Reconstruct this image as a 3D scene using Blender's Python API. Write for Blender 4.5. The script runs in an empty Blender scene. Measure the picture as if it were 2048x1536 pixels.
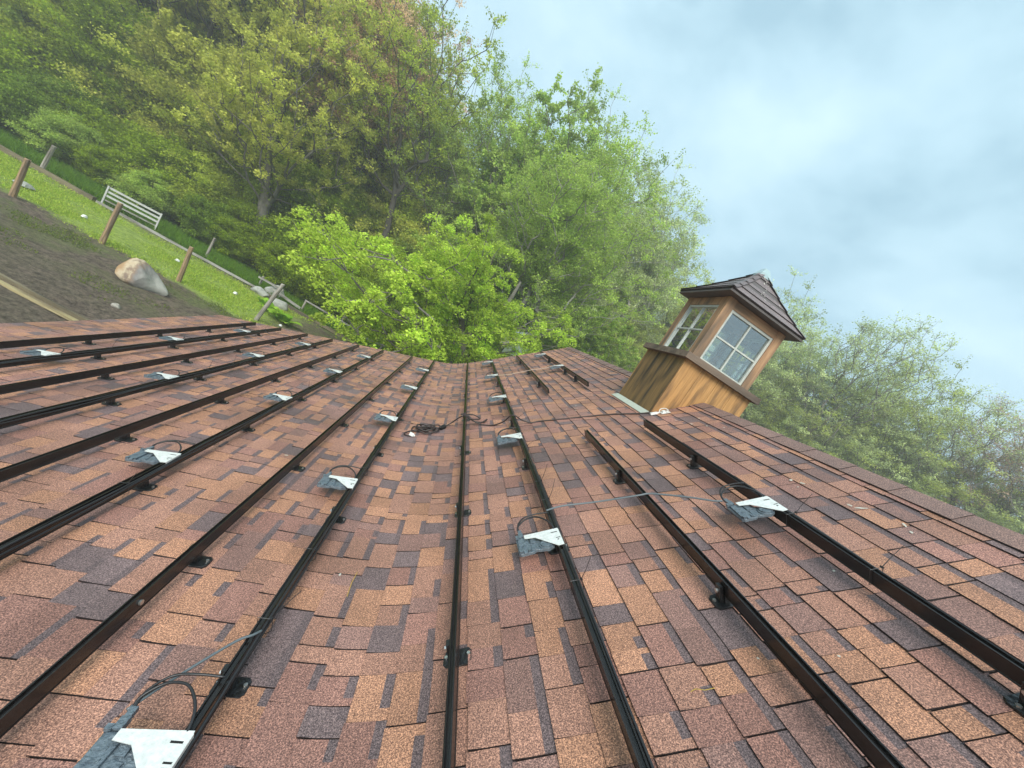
import bpy, math, random
import numpy as np
from mathutils import Vector, Matrix

random.seed(7)
rng = np.random.default_rng(11)
scene = bpy.context.scene
C = scene.collection
R = math.radians
CAMZ = 4.85          # camera height above the paddock; z = 0 is the ground

# ------------------------------------------------------------------ camera
cam_d = bpy.data.cameras.new('camera')
cam = bpy.data.objects.new('camera', cam_d)
C.objects.link(cam)
scene.camera = cam
FPX = 769.0
cam_d.sensor_width = 36.0
cam_d.lens = FPX / 2048 * 36.0
cam_d.clip_start = 0.05
cam_d.clip_end = 1500
right = Vector((0.84556792, -0.10516453, 0.5234074))
up = Vector((-0.49780123, 0.19892567, 0.84416972))
fwd = Vector((0.19289588, 0.97435568, -0.11585414))
Mc = Matrix((right, up, -fwd)).transposed()
cam.matrix_world = Matrix.Translation((0, 0, CAMZ)) @ Mc.to_4x4()

# ------------------------------------------------------------------ world, sun
SUN_EL, SUN_AZ = R(43), R(196)
w = bpy.data.worlds.new('World')
scene.world = w
w.use_nodes = True
nt = w.node_tree
nt.nodes.clear()
out = nt.nodes.new('ShaderNodeOutputWorld')
sky = nt.nodes.new('ShaderNodeTexSky')
sky.sky_type = 'NISHITA'
sky.sun_disc = False
sky.sun_elevation = SUN_EL
sky.sun_rotation = SUN_AZ
b1 = nt.nodes.new('ShaderNodeBackground'); b1.inputs[1].default_value = 0.06
b2 = nt.nodes.new('ShaderNodeBackground'); b2.inputs[1].default_value = 1.0
nt.links.new(sky.outputs[0], b1.inputs[0])
tc = nt.nodes.new('ShaderNodeTexCoord')
mp = nt.nodes.new('ShaderNodeMapping'); mp.inputs['Scale'].default_value = (1.0, 1.0, 1.5)
mp.inputs['Rotation'].default_value = (0.25, 0.3, 0.4)
nt.links.new(tc.outputs['Generated'], mp.inputs[0])
n1 = nt.nodes.new('ShaderNodeTexNoise'); n1.inputs['Scale'].default_value = 3.0
n1.inputs['Detail'].default_value = 5; n1.inputs['Roughness'].default_value = 0.5
n1.inputs['Distortion'].default_value = 0.1
nt.links.new(mp.outputs[0], n1.inputs['Vector'])
cr = nt.nodes.new('ShaderNodeValToRGB')
cr.color_ramp.elements[0].position = 0.38; cr.color_ramp.elements[0].color = (0.150, 0.232, 0.276, 1)
cr.color_ramp.elements[1].position = 0.66; cr.color_ramp.elements[1].color = (0.258, 0.346, 0.384, 1)
e = cr.color_ramp.elements.new(0.5); e.color = (0.202, 0.291, 0.335, 1)
nt.links.new(n1.outputs['Fac'], cr.inputs[0])
nt.links.new(cr.outputs[0], b2.inputs[0])
mx = nt.nodes.new('ShaderNodeMixShader'); mx.inputs[0].default_value = 0.88
nt.links.new(b1.outputs[0], mx.inputs[1]); nt.links.new(b2.outputs[0], mx.inputs[2])
nt.links.new(mx.outputs[0], out.inputs[0])

sd = bpy.data.lights.new('sun', 'SUN'); sd.energy = 1.5; sd.angle = R(35); sd.color = (1.0, 0.95, 0.86)
so = bpy.data.objects.new('sun', sd); C.objects.link(so)
sdir = Vector((math.sin(SUN_AZ) * math.cos(SUN_EL), math.cos(SUN_AZ) * math.cos(SUN_EL), math.sin(SUN_EL)))
so.rotation_euler = sdir.to_track_quat('Z', 'Y').to_euler()
so.location = (0, -20, 40)

scene.view_settings.view_transform = 'Standard'
scene.view_settings.look = 'None'
scene.view_settings.gamma = 1.0
scene.view_settings.use_curve_mapping = False
scene.view_settings.exposure = 1.72
scene.render.resolution_x = 1024
scene.render.resolution_y = 768

# ------------------------------------------------------------------ tagging helpers
def tag(o, label=None, cat=None, group=None, kind=None):
    if label: o['label'] = label
    if cat: o['category'] = cat
    if group: o['group'] = group
    if kind: o['kind'] = kind
    return o

def thing(name, label, cat, loc=(0, 0, 0), rz=0.0, group=None):
    o = bpy.data.objects.new(name, None)
    o.empty_display_size = 0.2
    C.objects.link(o)
    o.location = loc
    o.rotation_euler = (0, 0, rz)
    return tag(o, label, cat, group)

def link(name, me, parent=None, mat=None):
    o = bpy.data.objects.new(name, me)
    C.objects.link(o)
    if parent is not None: o.parent = parent
    if mat is not None and len(me.materials) == 0: me.materials.append(mat)
    return o

def copy_tree(o, parent=None):
    c = o.copy(); C.objects.link(c); c.parent = parent
    for ch in list(o.children):
        copy_tree(ch, c)
    return c

class MB:
    """collects verts / faces, per-face material index and optional vertex colour"""
    def __init__(s): s.v = []; s.f = []; s.m = []; s.c = []; s.col = (1, 1, 1)
    def add(s, vs, fs, mi=0):
        b = len(s.v)
        s.v += [tuple(p) for p in vs]
        s.c += [s.col] * len(vs)
        for f in fs:
            s.f.append(tuple(b + i for i in f)); s.m.append(mi)
    def box(s, x0, x1, y0, y1, z0, z1, mi=0, T=None):
        vs = [Vector((x, y, z)) for x in (x0, x1) for y in (y0, y1) for z in (z0, z1)]
        if T: vs = [T(v) if callable(T) else T @ v for v in vs]
        s.add(vs, [(0, 1, 3, 2), (4, 6, 7, 5), (0, 4, 5, 1), (2, 3, 7, 6), (0, 2, 6, 4), (1, 5, 7, 3)], mi)
    def prism(s, poly, z0, z1, mi=0, T=None, bev=0.0):
        n = len(poly)
        cx = sum(p[0] for p in poly) / n; cy = sum(p[1] for p in poly) / n
        rings = [(z0, 1.0)] + ([(z1 - bev, 1.0), (z1, 1 - bev * 14)] if bev else [(z1, 1.0)])
        vs = []
        for z, k in rings:
            vs += [Vector((cx + (p[0] - cx) * k, cy + (p[1] - cy) * k, z)) for p in poly]
        if T: vs = [T(v) if callable(T) else T @ v for v in vs]
        fs = [tuple(range(n - 1, -1, -1)), tuple((len(rings) - 1) * n + i for i in range(n))]
        for r in range(len(rings) - 1):
            for i in range(n):
                j = (i + 1) % n
                fs.append((r * n + i, r * n + j, (r + 1) * n + j, (r + 1) * n + i))
        s.add(vs, fs, mi)
    def tube(s, pts, r, n=6, mi=0, r1=None):
        pts = [Vector(p) for p in pts]
        m = len(pts); vs = []
        prev = None
        for i, p in enumerate(pts):
            t = (pts[min(i + 1, m - 1)] - pts[max(i - 1, 0)])
            if t.length < 1e-9: t = Vector((0, 0, 1))
            t.normalize()
            a = prev if prev is not None else (Vector((0, 0, 1)) if abs(t.z) < 0.9 else Vector((1, 0, 0)))
            a = (a - t * a.dot(t))
            if a.length < 1e-6: a = t.orthogonal()
            a.normalize(); prev = a
            b = t.cross(a)
            rr = r if r1 is None else r + (r1 - r) * i / max(1, m - 1)
            if callable(r): rr = r(i / max(1, m - 1))
            for k in range(n):
                an = 2 * math.pi * k / n
                vs.append(p + (a * math.cos(an) + b * math.sin(an)) * rr)
        fs = [tuple(range(n - 1, -1, -1)), tuple((m - 1) * n + i for i in range(n))]
        for i in range(m - 1):
            for k in range(n):
                l = (k + 1) % n
                fs.append((i * n + k, i * n + l, (i + 1) * n + l, (i + 1) * n + k))
        s.add(vs, fs, mi)
    def mesh(s, name, mats, smooth=False, color=False):
        me = bpy.data.meshes.new(name)
        me.from_pydata(s.v, [], s.f)
        for m in (mats if isinstance(mats, (list, tuple)) else [mats]): me.materials.append(m)
        me.polygons.foreach_set('material_index', s.m)
        if smooth: me.polygons.foreach_set('use_smooth', [True] * len(s.f))
        if color:
            a = me.color_attributes.new('Col', 'FLOAT_COLOR', 'POINT')
            a.data.foreach_set('color', np.array([(c[0], c[1], c[2], 1) for c in s.c], dtype=np.float32).ravel())
        me.update()
        return me
    def build(s, name, mats, parent=None, smooth=False, color=False):
        return link(name, s.mesh(name, mats, smooth, color), parent)

# ------------------------------------------------------------------ materials
def mat(name, col, rough=0.6, metal=0.0, spec=0.5, noise=None, bump=None, attr=False, coords='Object'):
    """noise=(scale, amount, colour2) ; bump=(scale, strength)"""
    m = bpy.data.materials.new(name); m.use_nodes = True
    t = m.node_tree; p = t.nodes['Principled BSDF']
    p.inputs['Base Color'].default_value = (*col, 1)
    p.inputs['Roughness'].default_value = rough
    p.inputs['Metallic'].default_value = metal
    p.inputs['Specular IOR Level'].default_value = spec
    tc = t.nodes.new('ShaderNodeTexCoord')
    if noise:
        n = t.nodes.new('ShaderNodeTexNoise'); n.inputs['Scale'].default_value = noise[0]
        n.inputs['Detail'].default_value = 6; n.inputs['Roughness'].default_value = 0.65
        t.links.new(tc.outputs[coords], n.inputs['Vector'])
        r = t.nodes.new('ShaderNodeValToRGB')
        r.color_ramp.elements[0].position = 0.5 - noise[1]; r.color_ramp.elements[1].position = 0.5 + noise[1]
        r.color_ramp.elements[0].color = (*col, 1); r.color_ramp.elements[1].color = (*noise[2], 1)
        t.links.new(n.outputs['Fac'], r.inputs[0]); t.links.new(r.outputs[0], p.inputs['Base Color'])
    if bump:
        n = t.nodes.new('ShaderNodeTexNoise'); n.inputs['Scale'].default_value = bump[0]; n.inputs['Detail'].default_value = 4
        t.links.new(tc.outputs[coords], n.inputs['Vector'])
        b = t.nodes.new('ShaderNodeBump'); b.inputs['Strength'].default_value = bump[1]; b.inputs['Distance'].default_value = 0.02
        t.links.new(n.outputs['Fac'], b.inputs['Height']); t.links.new(b.outputs[0], p.inputs['Normal'])
    return m

def shingle_mat(name, gain=1.0):
    m = bpy.data.materials.new(name); m.use_nodes = True
    t = m.node_tree; p = t.nodes['Principled BSDF']
    a = t.nodes.new('ShaderNodeAttribute'); a.attribute_name = 'Col'
    g = t.nodes.new('ShaderNodeNewGeometry')
    v = t.nodes.new('ShaderNodeTexNoise'); v.inputs['Scale'].default_value = 230; v.inputs['Detail'].default_value = 3
    v.inputs['Roughness'].default_value = 0.8
    t.links.new(g.outputs['Position'], v.inputs['Vector'])
    r = t.nodes.new('ShaderNodeValToRGB'); r.color_ramp.elements[0].position = 0.38; r.color_ramp.elements[1].position = 0.64
    r.color_ramp.elements[0].color = (0.30, 0.28, 0.30, 1); r.color_ramp.elements[1].color = (2.15, 2.1, 2.0, 1)
    e = r.color_ramp.elements.new(0.52); e.color = (0.95, 0.95, 0.95, 1)
    t.links.new(v.outputs['Fac'], r.inputs[0])
    # slow weathering: paler dusty zones
    v2 = t.nodes.new('ShaderNodeTexNoise'); v2.inputs['Scale'].default_value = 2.2; v2.inputs['Detail'].default_value = 5
    t.links.new(g.outputs['Position'], v2.inputs['Vector'])
    r2 = t.nodes.new('ShaderNodeMapRange'); r2.inputs[1].default_value = 0.3; r2.inputs[2].default_value = 0.7
    r2.inputs[3].default_value = 0.82 * gain; r2.inputs[4].default_value = 1.18 * gain
    t.links.new(v2.outputs['Fac'], r2.inputs[0])
    mu = t.nodes.new('ShaderNodeMix'); mu.data_type = 'RGBA'; mu.blend_type = 'MULTIPLY'; mu.inputs[0].default_value = 1
    t.links.new(a.outputs['Color'], mu.inputs[6]); t.links.new(r.outputs[0], mu.inputs[7])
    vm = t.nodes.new('ShaderNodeVectorMath'); vm.operation = 'SCALE'
    t.links.new(mu.outputs[2], vm.inputs[0]); t.links.new(r2.outputs[0], vm.inputs['Scale'])
    t.links.new(vm.outputs[0], p.inputs['Base Color'])
    b = t.nodes.new('ShaderNodeBump'); b.inputs['Strength'].default_value = 0.5; b.inputs['Distance'].default_value = 0.0025
    t.links.new(v.outputs['Fac'], b.inputs['Height']); t.links.new(b.outputs[0], p.inputs['Normal'])
    # damp: patchy sheen
    r3 = t.nodes.new('ShaderNodeMapRange'); r3.inputs[1].default_value = 0.35; r3.inputs[2].default_value = 0.65
    r3.inputs[3].default_value = 0.5; r3.inputs[4].default_value = 0.75
    t.links.new(v2.outputs['Fac'], r3.inputs[0]); t.links.new(r3.outputs[0], p.inputs['Roughness'])
    p.inputs['Specular IOR Level'].default_value = 0.45
    return m

def wood_mat(name, c1, c2, c3, axis=2, scale=1.0, rough=0.75):
    """weathered wood, grain drawn out along one axis"""
    m = bpy.data.materials.new(name); m.use_nodes = True
    t = m.node_tree; p = t.nodes['Principled BSDF']; p.inputs['Roughness'].default_value = rough
    tc = t.nodes.new('ShaderNodeTexCoord'); mp = t.nodes.new('ShaderNodeMapping')
    s = [26 * scale] * 3; s[axis] = 1.6 * scale
    mp.inputs['Scale'].default_value = s
    t.links.new(tc.outputs['Object'], mp.inputs[0])
    n = t.nodes.new('ShaderNodeTexNoise'); n.inputs['Scale'].default_value = 1; n.inputs['Detail'].default_value = 7
    n.inputs['Roughness'].default_value = 0.7; n.inputs['Distortion'].default_value = 0.4
    t.links.new(mp.outputs[0], n.inputs['Vector'])
    r = t.nodes.new('ShaderNodeValToRGB'); r.color_ramp.elements[0].position = 0.33; r.color_ramp.elements[1].position = 0.68
    r.color_ramp.elements[0].color = (*c1, 1); r.color_ramp.elements[1].color = (*c2, 1)
    t.links.new(n.outputs['Fac'], r.inputs[0])
    # dark weather streaks and stains
    mp2 = t.nodes.new('ShaderNodeMapping'); s2 = [7 * scale] * 3; s2[axis] = 1.1 * scale
    mp2.inputs['Scale'].default_value = s2; mp2.inputs['Location'].default_value = (3, 1, 2)
    t.links.new(tc.outputs['Object'], mp2.inputs[0])
    n2 = t.nodes.new('ShaderNodeTexNoise'); n2.inputs['Scale'].default_value = 1; n2.inputs['Detail'].default_value = 5
    t.links.new(mp2.outputs[0], n2.inputs['Vector'])
    r2 = t.nodes.new('ShaderNodeMapRange'); r2.inputs[1].default_value = 0.46; r2.inputs[2].default_value = 0.66
    t.links.new(n2.outputs['Fac'], r2.inputs[0])
    mx = t.nodes.new('ShaderNodeMix'); mx.data_type = 'RGBA'; mx.inputs[7].default_value = (*c3, 1)
    t.links.new(r2.outputs[0], mx.inputs[0]); t.links.new(r.outputs[0], mx.inputs[6])
    t.links.new(mx.outputs[2], p.inputs['Base Color'])
    b = t.nodes.new('ShaderNodeBump'); b.inputs['Strength'].default_value = 0.4; b.inputs['Distance'].default_value = 0.004
    t.links.new(n.outputs['Fac'], b.inputs['Height']); t.links.new(b.outputs[0], p.inputs['Normal'])
    return m

def leaf_mat(name, ca, cb, trans=0.4):
    m = bpy.data.materials.new(name); m.use_nodes = True
    t = m.node_tree
    t.nodes.remove(t.nodes['Principled BSDF'])
    o = t.nodes['Material Output']
    a = t.nodes.new('ShaderNodeAttribute'); a.attribute_name = 'Col'
    sp = t.nodes.new('ShaderNodeSeparateColor'); t.links.new(a.outputs['Color'], sp.inputs[0])
    mx = t.nodes.new('ShaderNodeMix'); mx.data_type = 'RGBA'
    mx.inputs[6].default_value = (*ca, 1); mx.inputs[7].default_value = (*cb, 1)
    t.links.new(sp.outputs[1], mx.inputs[0])
    vm = t.nodes.new('ShaderNodeVectorMath'); vm.operation = 'SCALE'
    t.links.new(mx.outputs[2], vm.inputs[0]); t.links.new(sp.outputs[0], vm.inputs['Scale'])
    d = t.nodes.new('ShaderNodeBsdfDiffuse'); tr = t.nodes.new('ShaderNodeBsdfTranslucent')
    t.links.new(vm.outputs[0], d.inputs[0]); t.links.new(vm.outputs[0], tr.inputs[0])
    ms = t.nodes.new('ShaderNodeMixShader'); ms.inputs[0].default_value = trans
    t.links.new(d.outputs[0], ms.inputs[1]); t.links.new(tr.outputs[0], ms.inputs[2])
    t.links.new(ms.outputs[0], o.inputs[0])
    return m

M_sh = shingle_mat('asphalt_shingle')
M_deck = mat('roofing_felt', (0.022, 0.018, 0.018), 0.9)
M_rail = mat('black_anodised_aluminium', (0.008, 0.007, 0.007), 0.26, 0.0, 0.42, noise=(9, 0.2, (0.018, 0.015, 0.014)))
M_foot = mat('black_coated_steel', (0.012, 0.012, 0.013), 0.35, 0, 0.6, bump=(60, 0.3))
M_bolt = mat('stainless_bolt', (0.62, 0.62, 0.6), 0.28, 0.9)
M_brk = mat('mill_finish_aluminium', (0.60, 0.62, 0.60), 0.42, 0.15, 0.6, noise=(55, 0.14, (0.78, 0.8, 0.78)), bump=(40, 0.15))
M_inv = mat('grey_blue_polymer', (0.07, 0.095, 0.12), 0.28, 0, 0.7, noise=(45, 0.18, (0.15, 0.19, 0.22)), bump=(90, 0.5))
M_slot = mat('black_slot', (0.006, 0.006, 0.006), 0.8)
M_cable = mat('black_cable_rubber', (0.018, 0.018, 0.02), 0.4, 0, 0.5)
M_cableg = mat('grey_cable_rubber', (0.10, 0.125, 0.14), 0.4, 0, 0.6)
M_cord = mat('brown_black_cord', (0.035, 0.024, 0.022), 0.5)
M_white = mat('white_plastic', (0.75, 0.76, 0.74), 0.4)
M_paint = mat('white_window_paint', (0.38, 0.41, 0.38), 0.5, noise=(14, 0.15, (0.52, 0.54, 0.49)))
M_cedar = wood_mat('stained_cedar', (0.29, 0.150, 0.050), (0.54, 0.30, 0.11), (0.12, 0.07, 0.035), 2, 1.5)
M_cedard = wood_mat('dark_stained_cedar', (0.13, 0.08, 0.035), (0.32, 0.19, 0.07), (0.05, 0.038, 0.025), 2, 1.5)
M_cedar2 = wood_mat('stained_cedar_trim', (0.24, 0.13, 0.07), (0.46, 0.28, 0.15), (0.15, 0.105, 0.07), 2, 1.2)
M_cedarh = wood_mat('stained_cedar_rail', (0.24, 0.13, 0.07), (0.46, 0.28, 0.15), (0.15, 0.105, 0.07), 0, 1.2)
M_sill = wood_mat('dark_weathered_wood', (0.12, 0.085, 0.06), (0.20, 0.15, 0.11), (0.06, 0.045, 0.035), 0)
M_fascia = mat('dark_brown_flashing', (0.075, 0.065, 0.062), 0.55, noise=(8, 0.2, (0.11, 0.095, 0.09)))
M_flash = mat('weathered_lead_flashing', (0.42, 0.46, 0.40), 0.5, 0.2, noise=(22, 0.2, (0.55, 0.58, 0.5)))
M_wall = wood_mat('barn_board', (0.20, 0.13, 0.08), (0.30, 0.21, 0.13), (0.1, 0.07, 0.05), 2, 0.5)
M_post = wood_mat('fence_post_wood', (0.24, 0.16, 0.085), (0.46, 0.31, 0.17), (0.14, 0.10, 0.065), 2, 1.0)
M_grey = wood_mat('silvered_wood', (0.24, 0.23, 0.21), (0.42, 0.41, 0.38), (0.15, 0.14, 0.12), 0, 1.0)
M_greyv = wood_mat('silvered_post_wood', (0.26, 0.24, 0.21), (0.46, 0.43, 0.38), (0.16, 0.14, 0.12), 2, 1.0)
M_gate = mat('pale_painted_boards', (0.42, 0.42, 0.42), 0.6, noise=(6, 0.2, (0.56, 0.56, 0.56)))
M_beam = wood_mat('ground_timber', (0.12, 0.10, 0.06), (0.24, 0.20, 0.12), (0.07, 0.06, 0.04), 0, 0.7)
M_plank = wood_mat('mossy_plank', (0.30, 0.24, 0.11), (0.42, 0.36, 0.20), (0.16, 0.12, 0.07), 0, 0.7)
M_rock = mat('granite', (0.22, 0.20, 0.17), 0.8, noise=(7, 0.12, (0.42, 0.40, 0.35)), bump=(14, 0.6))
M_rock2 = mat('grey_fieldstone', (0.24, 0.25, 0.23), 0.85, noise=(9, 0.15, (0.40, 0.41, 0.37)), bump=(14, 0.6))
M_drop = mat('bird_lime', (0.48, 0.46, 0.40), 0.7)
M_bark = mat('grey_bark', (0.10, 0.09, 0.075), 0.9, noise=(5, 0.25, (0.20, 0.185, 0.155)), bump=(16, 0.7))
M_barkd = mat('dark_bark', (0.045, 0.04, 0.034), 0.9, noise=(5, 0.25, (0.10, 0.09, 0.075)), bump=(16, 0.7))
M_barkp = mat('pale_bark', (0.17, 0.165, 0.14), 0.9, noise=(5, 0.25, (0.30, 0.29, 0.25)), bump=(16, 0.7))

def glass_mat():
    m = bpy.data.materials.new('window_glass'); m.use_nodes = True
    t = m.node_tree; t.nodes.remove(t.nodes['Principled BSDF']); o = t.nodes['Material Output']
    g = t.nodes.new('ShaderNodeBsdfGlossy'); g.inputs['Roughness'].default_value = 0.02; g.inputs[0].default_value = (0.9, 0.95, 0.97, 1)
    tr = t.nodes.new('ShaderNodeBsdfTransparent'); tr.inputs[0].default_value = (0.88, 0.94, 0.92, 1)
    f = t.nodes.new('ShaderNodeFresnel'); f.inputs[0].default_value = 1.5
    a = t.nodes.new('ShaderNodeMath'); a.operation = 'MULTIPLY_ADD'; a.inputs[1].default_value = 1.6; a.inputs[2].default_value = 0.22
    t.links.new(f.outputs[0], a.inputs[0])
    ms = t.nodes.new('ShaderNodeMixShader'); t.links.new(a.outputs[0], ms.inputs[0])
    t.links.new(tr.outputs[0], ms.inputs[1]); t.links.new(g.outputs[0], ms.inputs[2]); t.links.new(ms.outputs[0], o.inputs[0])
    return m
M_glass = glass_mat()
def film_mat():
    m = bpy.data.materials.new('clear_plastic_cap'); m.use_nodes = True
    t = m.node_tree; t.nodes.remove(t.nodes['Principled BSDF']); o = t.nodes['Material Output']
    g = t.nodes.new('ShaderNodeBsdfPrincipled'); g.inputs['Roughness'].default_value = 0.2; g.inputs[0].default_value = (0.45, 0.6, 0.62, 1)
    tr = t.nodes.new('ShaderNodeBsdfTransparent')
    ms = t.nodes.new('ShaderNodeMixShader'); ms.inputs[0].default_value = 0.65
    t.links.new(tr.outputs[0], ms.inputs[1]); t.links.new(g.outputs[0], ms.inputs[2]); t.links.new(ms.outputs[0], o.inputs[0])
    return m
M_film = film_mat()

# ================================================================== GROUND
def ground_mat():
    m = bpy.data.materials.new('paddock_ground'); m.use_nodes = True
    t = m.node_tree; p = t.nodes['Principled BSDF']; p.inputs['Roughness'].default_value = 0.9
    g = t.nodes.new('ShaderNodeNewGeometry'); L = t.links
    def noise(sc, det=6, rough=0.6, vec=None):
        n = t.nodes.new('ShaderNodeTexNoise'); n.inputs['Scale'].default_value = sc; n.inputs['Detail'].default_value = det
        n.inputs['Roughness'].default_value = rough
        L.new(vec or g.outputs['Position'], n.inputs['Vector']); return n
    def ramp(src, p0, c0, p1, c1):
        r = t.nodes.new('ShaderNodeValToRGB')
        r.color_ramp.elements[0].position = p0; r.color_ramp.elements[1].position = p1
        r.color_ramp.elements[0].color = (*c0, 1); r.color_ramp.elements[1].color = (*c1, 1)
        L.new(src, r.inputs[0]); return r
    def rng_(src, a, b, c=0.0, d=1.0, smooth=True):
        r = t.nodes.new('ShaderNodeMapRange'); r.inputs[1].default_value = a; r.inputs[2].default_value = b
        r.inputs[3].default_value = c; r.inputs[4].default_value = d
        if smooth: r.interpolation_type = 'SMOOTHSTEP'
        L.new(src, r.inputs[0]); return r
    def math_(op, a, b):
        n = t.nodes.new('ShaderNodeMath'); n.operation = op
        for i, s in enumerate((a, b)):
            if isinstance(s, (int, float)): n.inputs[i].default_value = s
            else: L.new(s, n.inputs[i])
        return n
    mud = ramp(noise(5.5, 12, 0.82).outputs[0], 0.40, (0.070, 0.050, 0.036), 0.60, (0.32, 0.245, 0.185))
    thin = ramp(noise(9, 10, 0.8).outputs[0], 0.36, (0.08, 0.09, 0.035), 0.64, (0.30, 0.33, 0.12))
    grass = ramp(noise(4.5, 10, 0.8).outputs[0], 0.36, (0.20, 0.32, 0.05), 0.64, (0.58, 0.72, 0.16))
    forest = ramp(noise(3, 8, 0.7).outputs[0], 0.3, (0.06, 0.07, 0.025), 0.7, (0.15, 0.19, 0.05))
    sep = t.nodes.new('ShaderNodeSeparateXYZ'); L.new(g.outputs['Position'], sep.inputs[0])
    wob = noise(0.8, 5, 0.6)
    y = math_('ADD', sep.outputs['Y'], math_('MULTIPLY', math_('SUBTRACT', wob.outputs[0], 0.5).outputs[0], 2.6).outputs[0])
    # sparse grass over the mud: patches
    pat = rng_(noise(0.55, 9, 0.75).outputs[0], 0.42, 0.60)
    near = rng_(y.outputs[0], 10.5, 15.0, 0.15, 1.0)
    f1 = math_('MULTIPLY', pat.outputs[0], near.outputs[0])
    m1 = t.nodes.new('ShaderNodeMix'); m1.data_type = 'RGBA'
    L.new(f1.outputs[0], m1.inputs[0]); L.new(mud.outputs[0], m1.inputs[6]); L.new(thin.outputs[0], m1.inputs[7])
    # bright strip between the two fences
    s = rng_(y.outputs[0], 15.2, 15.9); s2 = rng_(y.outputs[0], 19.3, 20.3, 1.0, 0.15)
    sx = rng_(sep.outputs['X'], -7.6, -5.6, 1.0, 0.0)
    f2 = math_('MULTIPLY', s.outputs[0], math_('MULTIPLY', s2.outputs[0], sx.outputs[0]).outputs[0])
    m2 = t.nodes.new('ShaderNodeMix'); m2.data_type = 'RGBA'
    L.new(f2.outputs[0], m2.inputs[0]); L.new(m1.outputs[2], m2.inputs[6]); L.new(grass.outputs[0], m2.inputs[7])
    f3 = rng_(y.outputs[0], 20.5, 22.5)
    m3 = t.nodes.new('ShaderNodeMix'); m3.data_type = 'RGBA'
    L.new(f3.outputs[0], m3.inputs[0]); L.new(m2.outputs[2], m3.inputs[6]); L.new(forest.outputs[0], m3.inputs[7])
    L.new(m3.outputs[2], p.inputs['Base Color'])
    b = t.nodes.new('ShaderNodeBump'); b.inputs['Strength'].default_value = 1.0; b.inputs['Distance'].default_value = 0.25
    L.new(noise(6, 12, 0.8).outputs[0], b.inputs['Height']); L.new(b.outputs[0], p.inputs['Normal'])
    return m

def build_ground():
    # one sheet to the horizon, finer near the paddock, with shallow relief
    xs = np.unique(np.concatenate([np.linspace(-600, -45, 12), np.linspace(-45, 30, 150), np.linspace(30, 600, 12)]))
    ys = np.unique(np.concatenate([np.linspace(-300, -6, 8), np.linspace(-6, 45, 110), np.linspace(45, 900, 14)]))
    X, Y = np.meshgrid(xs, ys)
    Z = 0.05 * np.sin(X * 0.9 + 0.4 * Y) * np.cos(Y * 0.7) + 0.03 * np.sin(X * 2.1 + 1) * np.sin(Y * 2.7 + X)
    Z += rng.normal(0, 0.015, Z.shape)
    Z *= np.clip(1.3 - np.hypot(X, Y - 15) / 120, 0.0, 1)
    nx, ny = len(xs), len(ys)
    v = np.stack([X, Y, Z], -1).reshape(-1, 3)
    idx = np.arange(nx * ny).reshape(ny, nx)
    f = np.stack([idx[:-1, :-1], idx[:-1, 1:], idx[1:, 1:], idx[1:, :-1]], -1).reshape(-1, 4)
    me = bpy.data.meshes.new('ground'); me.from_pydata(v.tolist(), [], f.tolist())
    me.polygons.foreach_set('use_smooth', [True] * len(f))
    me.materials.append(ground_mat())
    tag(link('ground', me), kind='structure')
build_ground()

# ================================================================== HOUSE ROOF
# the cross-section runs along x (ridge runs along y): a 4-in-12 lean-to slope
# easing through a swept valley into a 10-in-12 slope up to the ridge
XE, XRDG = -4.43, 2.53
def zprof(x):
    w_ = 0.12
    t = (x - 0.374) / w_
    sp = math.log1p(math.exp(t)) * w_ if t < 30 else (x - 0.374)
    return CAMZ - 1.513 + 0.3333 * x + 0.5 * sp
def dprof(x):
    w_ = 0.12
    return 0.3333 + 0.5 / (1 + math.exp(-max(-40, min(40, (x - 0.374) / w_))))
def surf(x, y, n=0.0, u=0.0):
    """a point n above the roof skin over profile position x, shifted u up the slope"""
    d = dprof(x); L_ = math.hypot(1, d)
    return Vector((x - d / L_ * n + u / L_, y, zprof(x) + n / L_ + u * d / L_))
_xs = np.linspace(XE, XRDG, 1500)
_zs = np.array([zprof(x) for x in _xs])
_s = np.concatenate([[0], np.cumsum(np.hypot(np.diff(_xs), np.diff(_zs)))])
STOT = _s[-1]
def xs_of(s): return float(np.interp(s, _s, _xs))
Y0, Y1 = -2.0, 9.0

house = thing('house', 'long house roof of mottled brown asphalt shingles sweeping from low eave to steep ridge', 'house')
# roof deck: closed shell under the shingles, both sides of the ridge
def build_deck():
    mb = MB()
    prof = [(x, zprof(x) - 0.004) for x in np.linspace(XE + 0.01, XRDG, 60)]
    zr = zprof(XRDG)
    prof += [(XRDG + k, zr - 0.004 - 0.8333 * k) for k in (0.3, 1.0, 2.0, 3.2)]
    n = len(prof); vs = []
    for y in (Y0, Y1):
        vs += [(x, y, z) for x, z in prof]
        vs += [(x, y, z - 0.12) for x, z in prof]
    fs = []
    o2 = 2 * n
    for i in range(n - 1):
        fs.append((i, i + 1, o2 + i + 1, o2 + i))
        fs.append((n + i, o2 + n + i, o2 + n + i + 1, n + i + 1))
        fs.append((o2 + i, o2 + i + 1, o2 + n + i + 1, o2 + n + i))
        fs.append((i, n + i, n + i + 1, i + 1))
    fs.append((0, o2, o2 + n, n)); fs.append((n - 1, 2 * n - 1, o2 + 2 * n - 1, o2 + n - 1))
    mb.add(vs, fs)
    return mb.build('roof', M_deck, house)
roof = build_deck()

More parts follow.
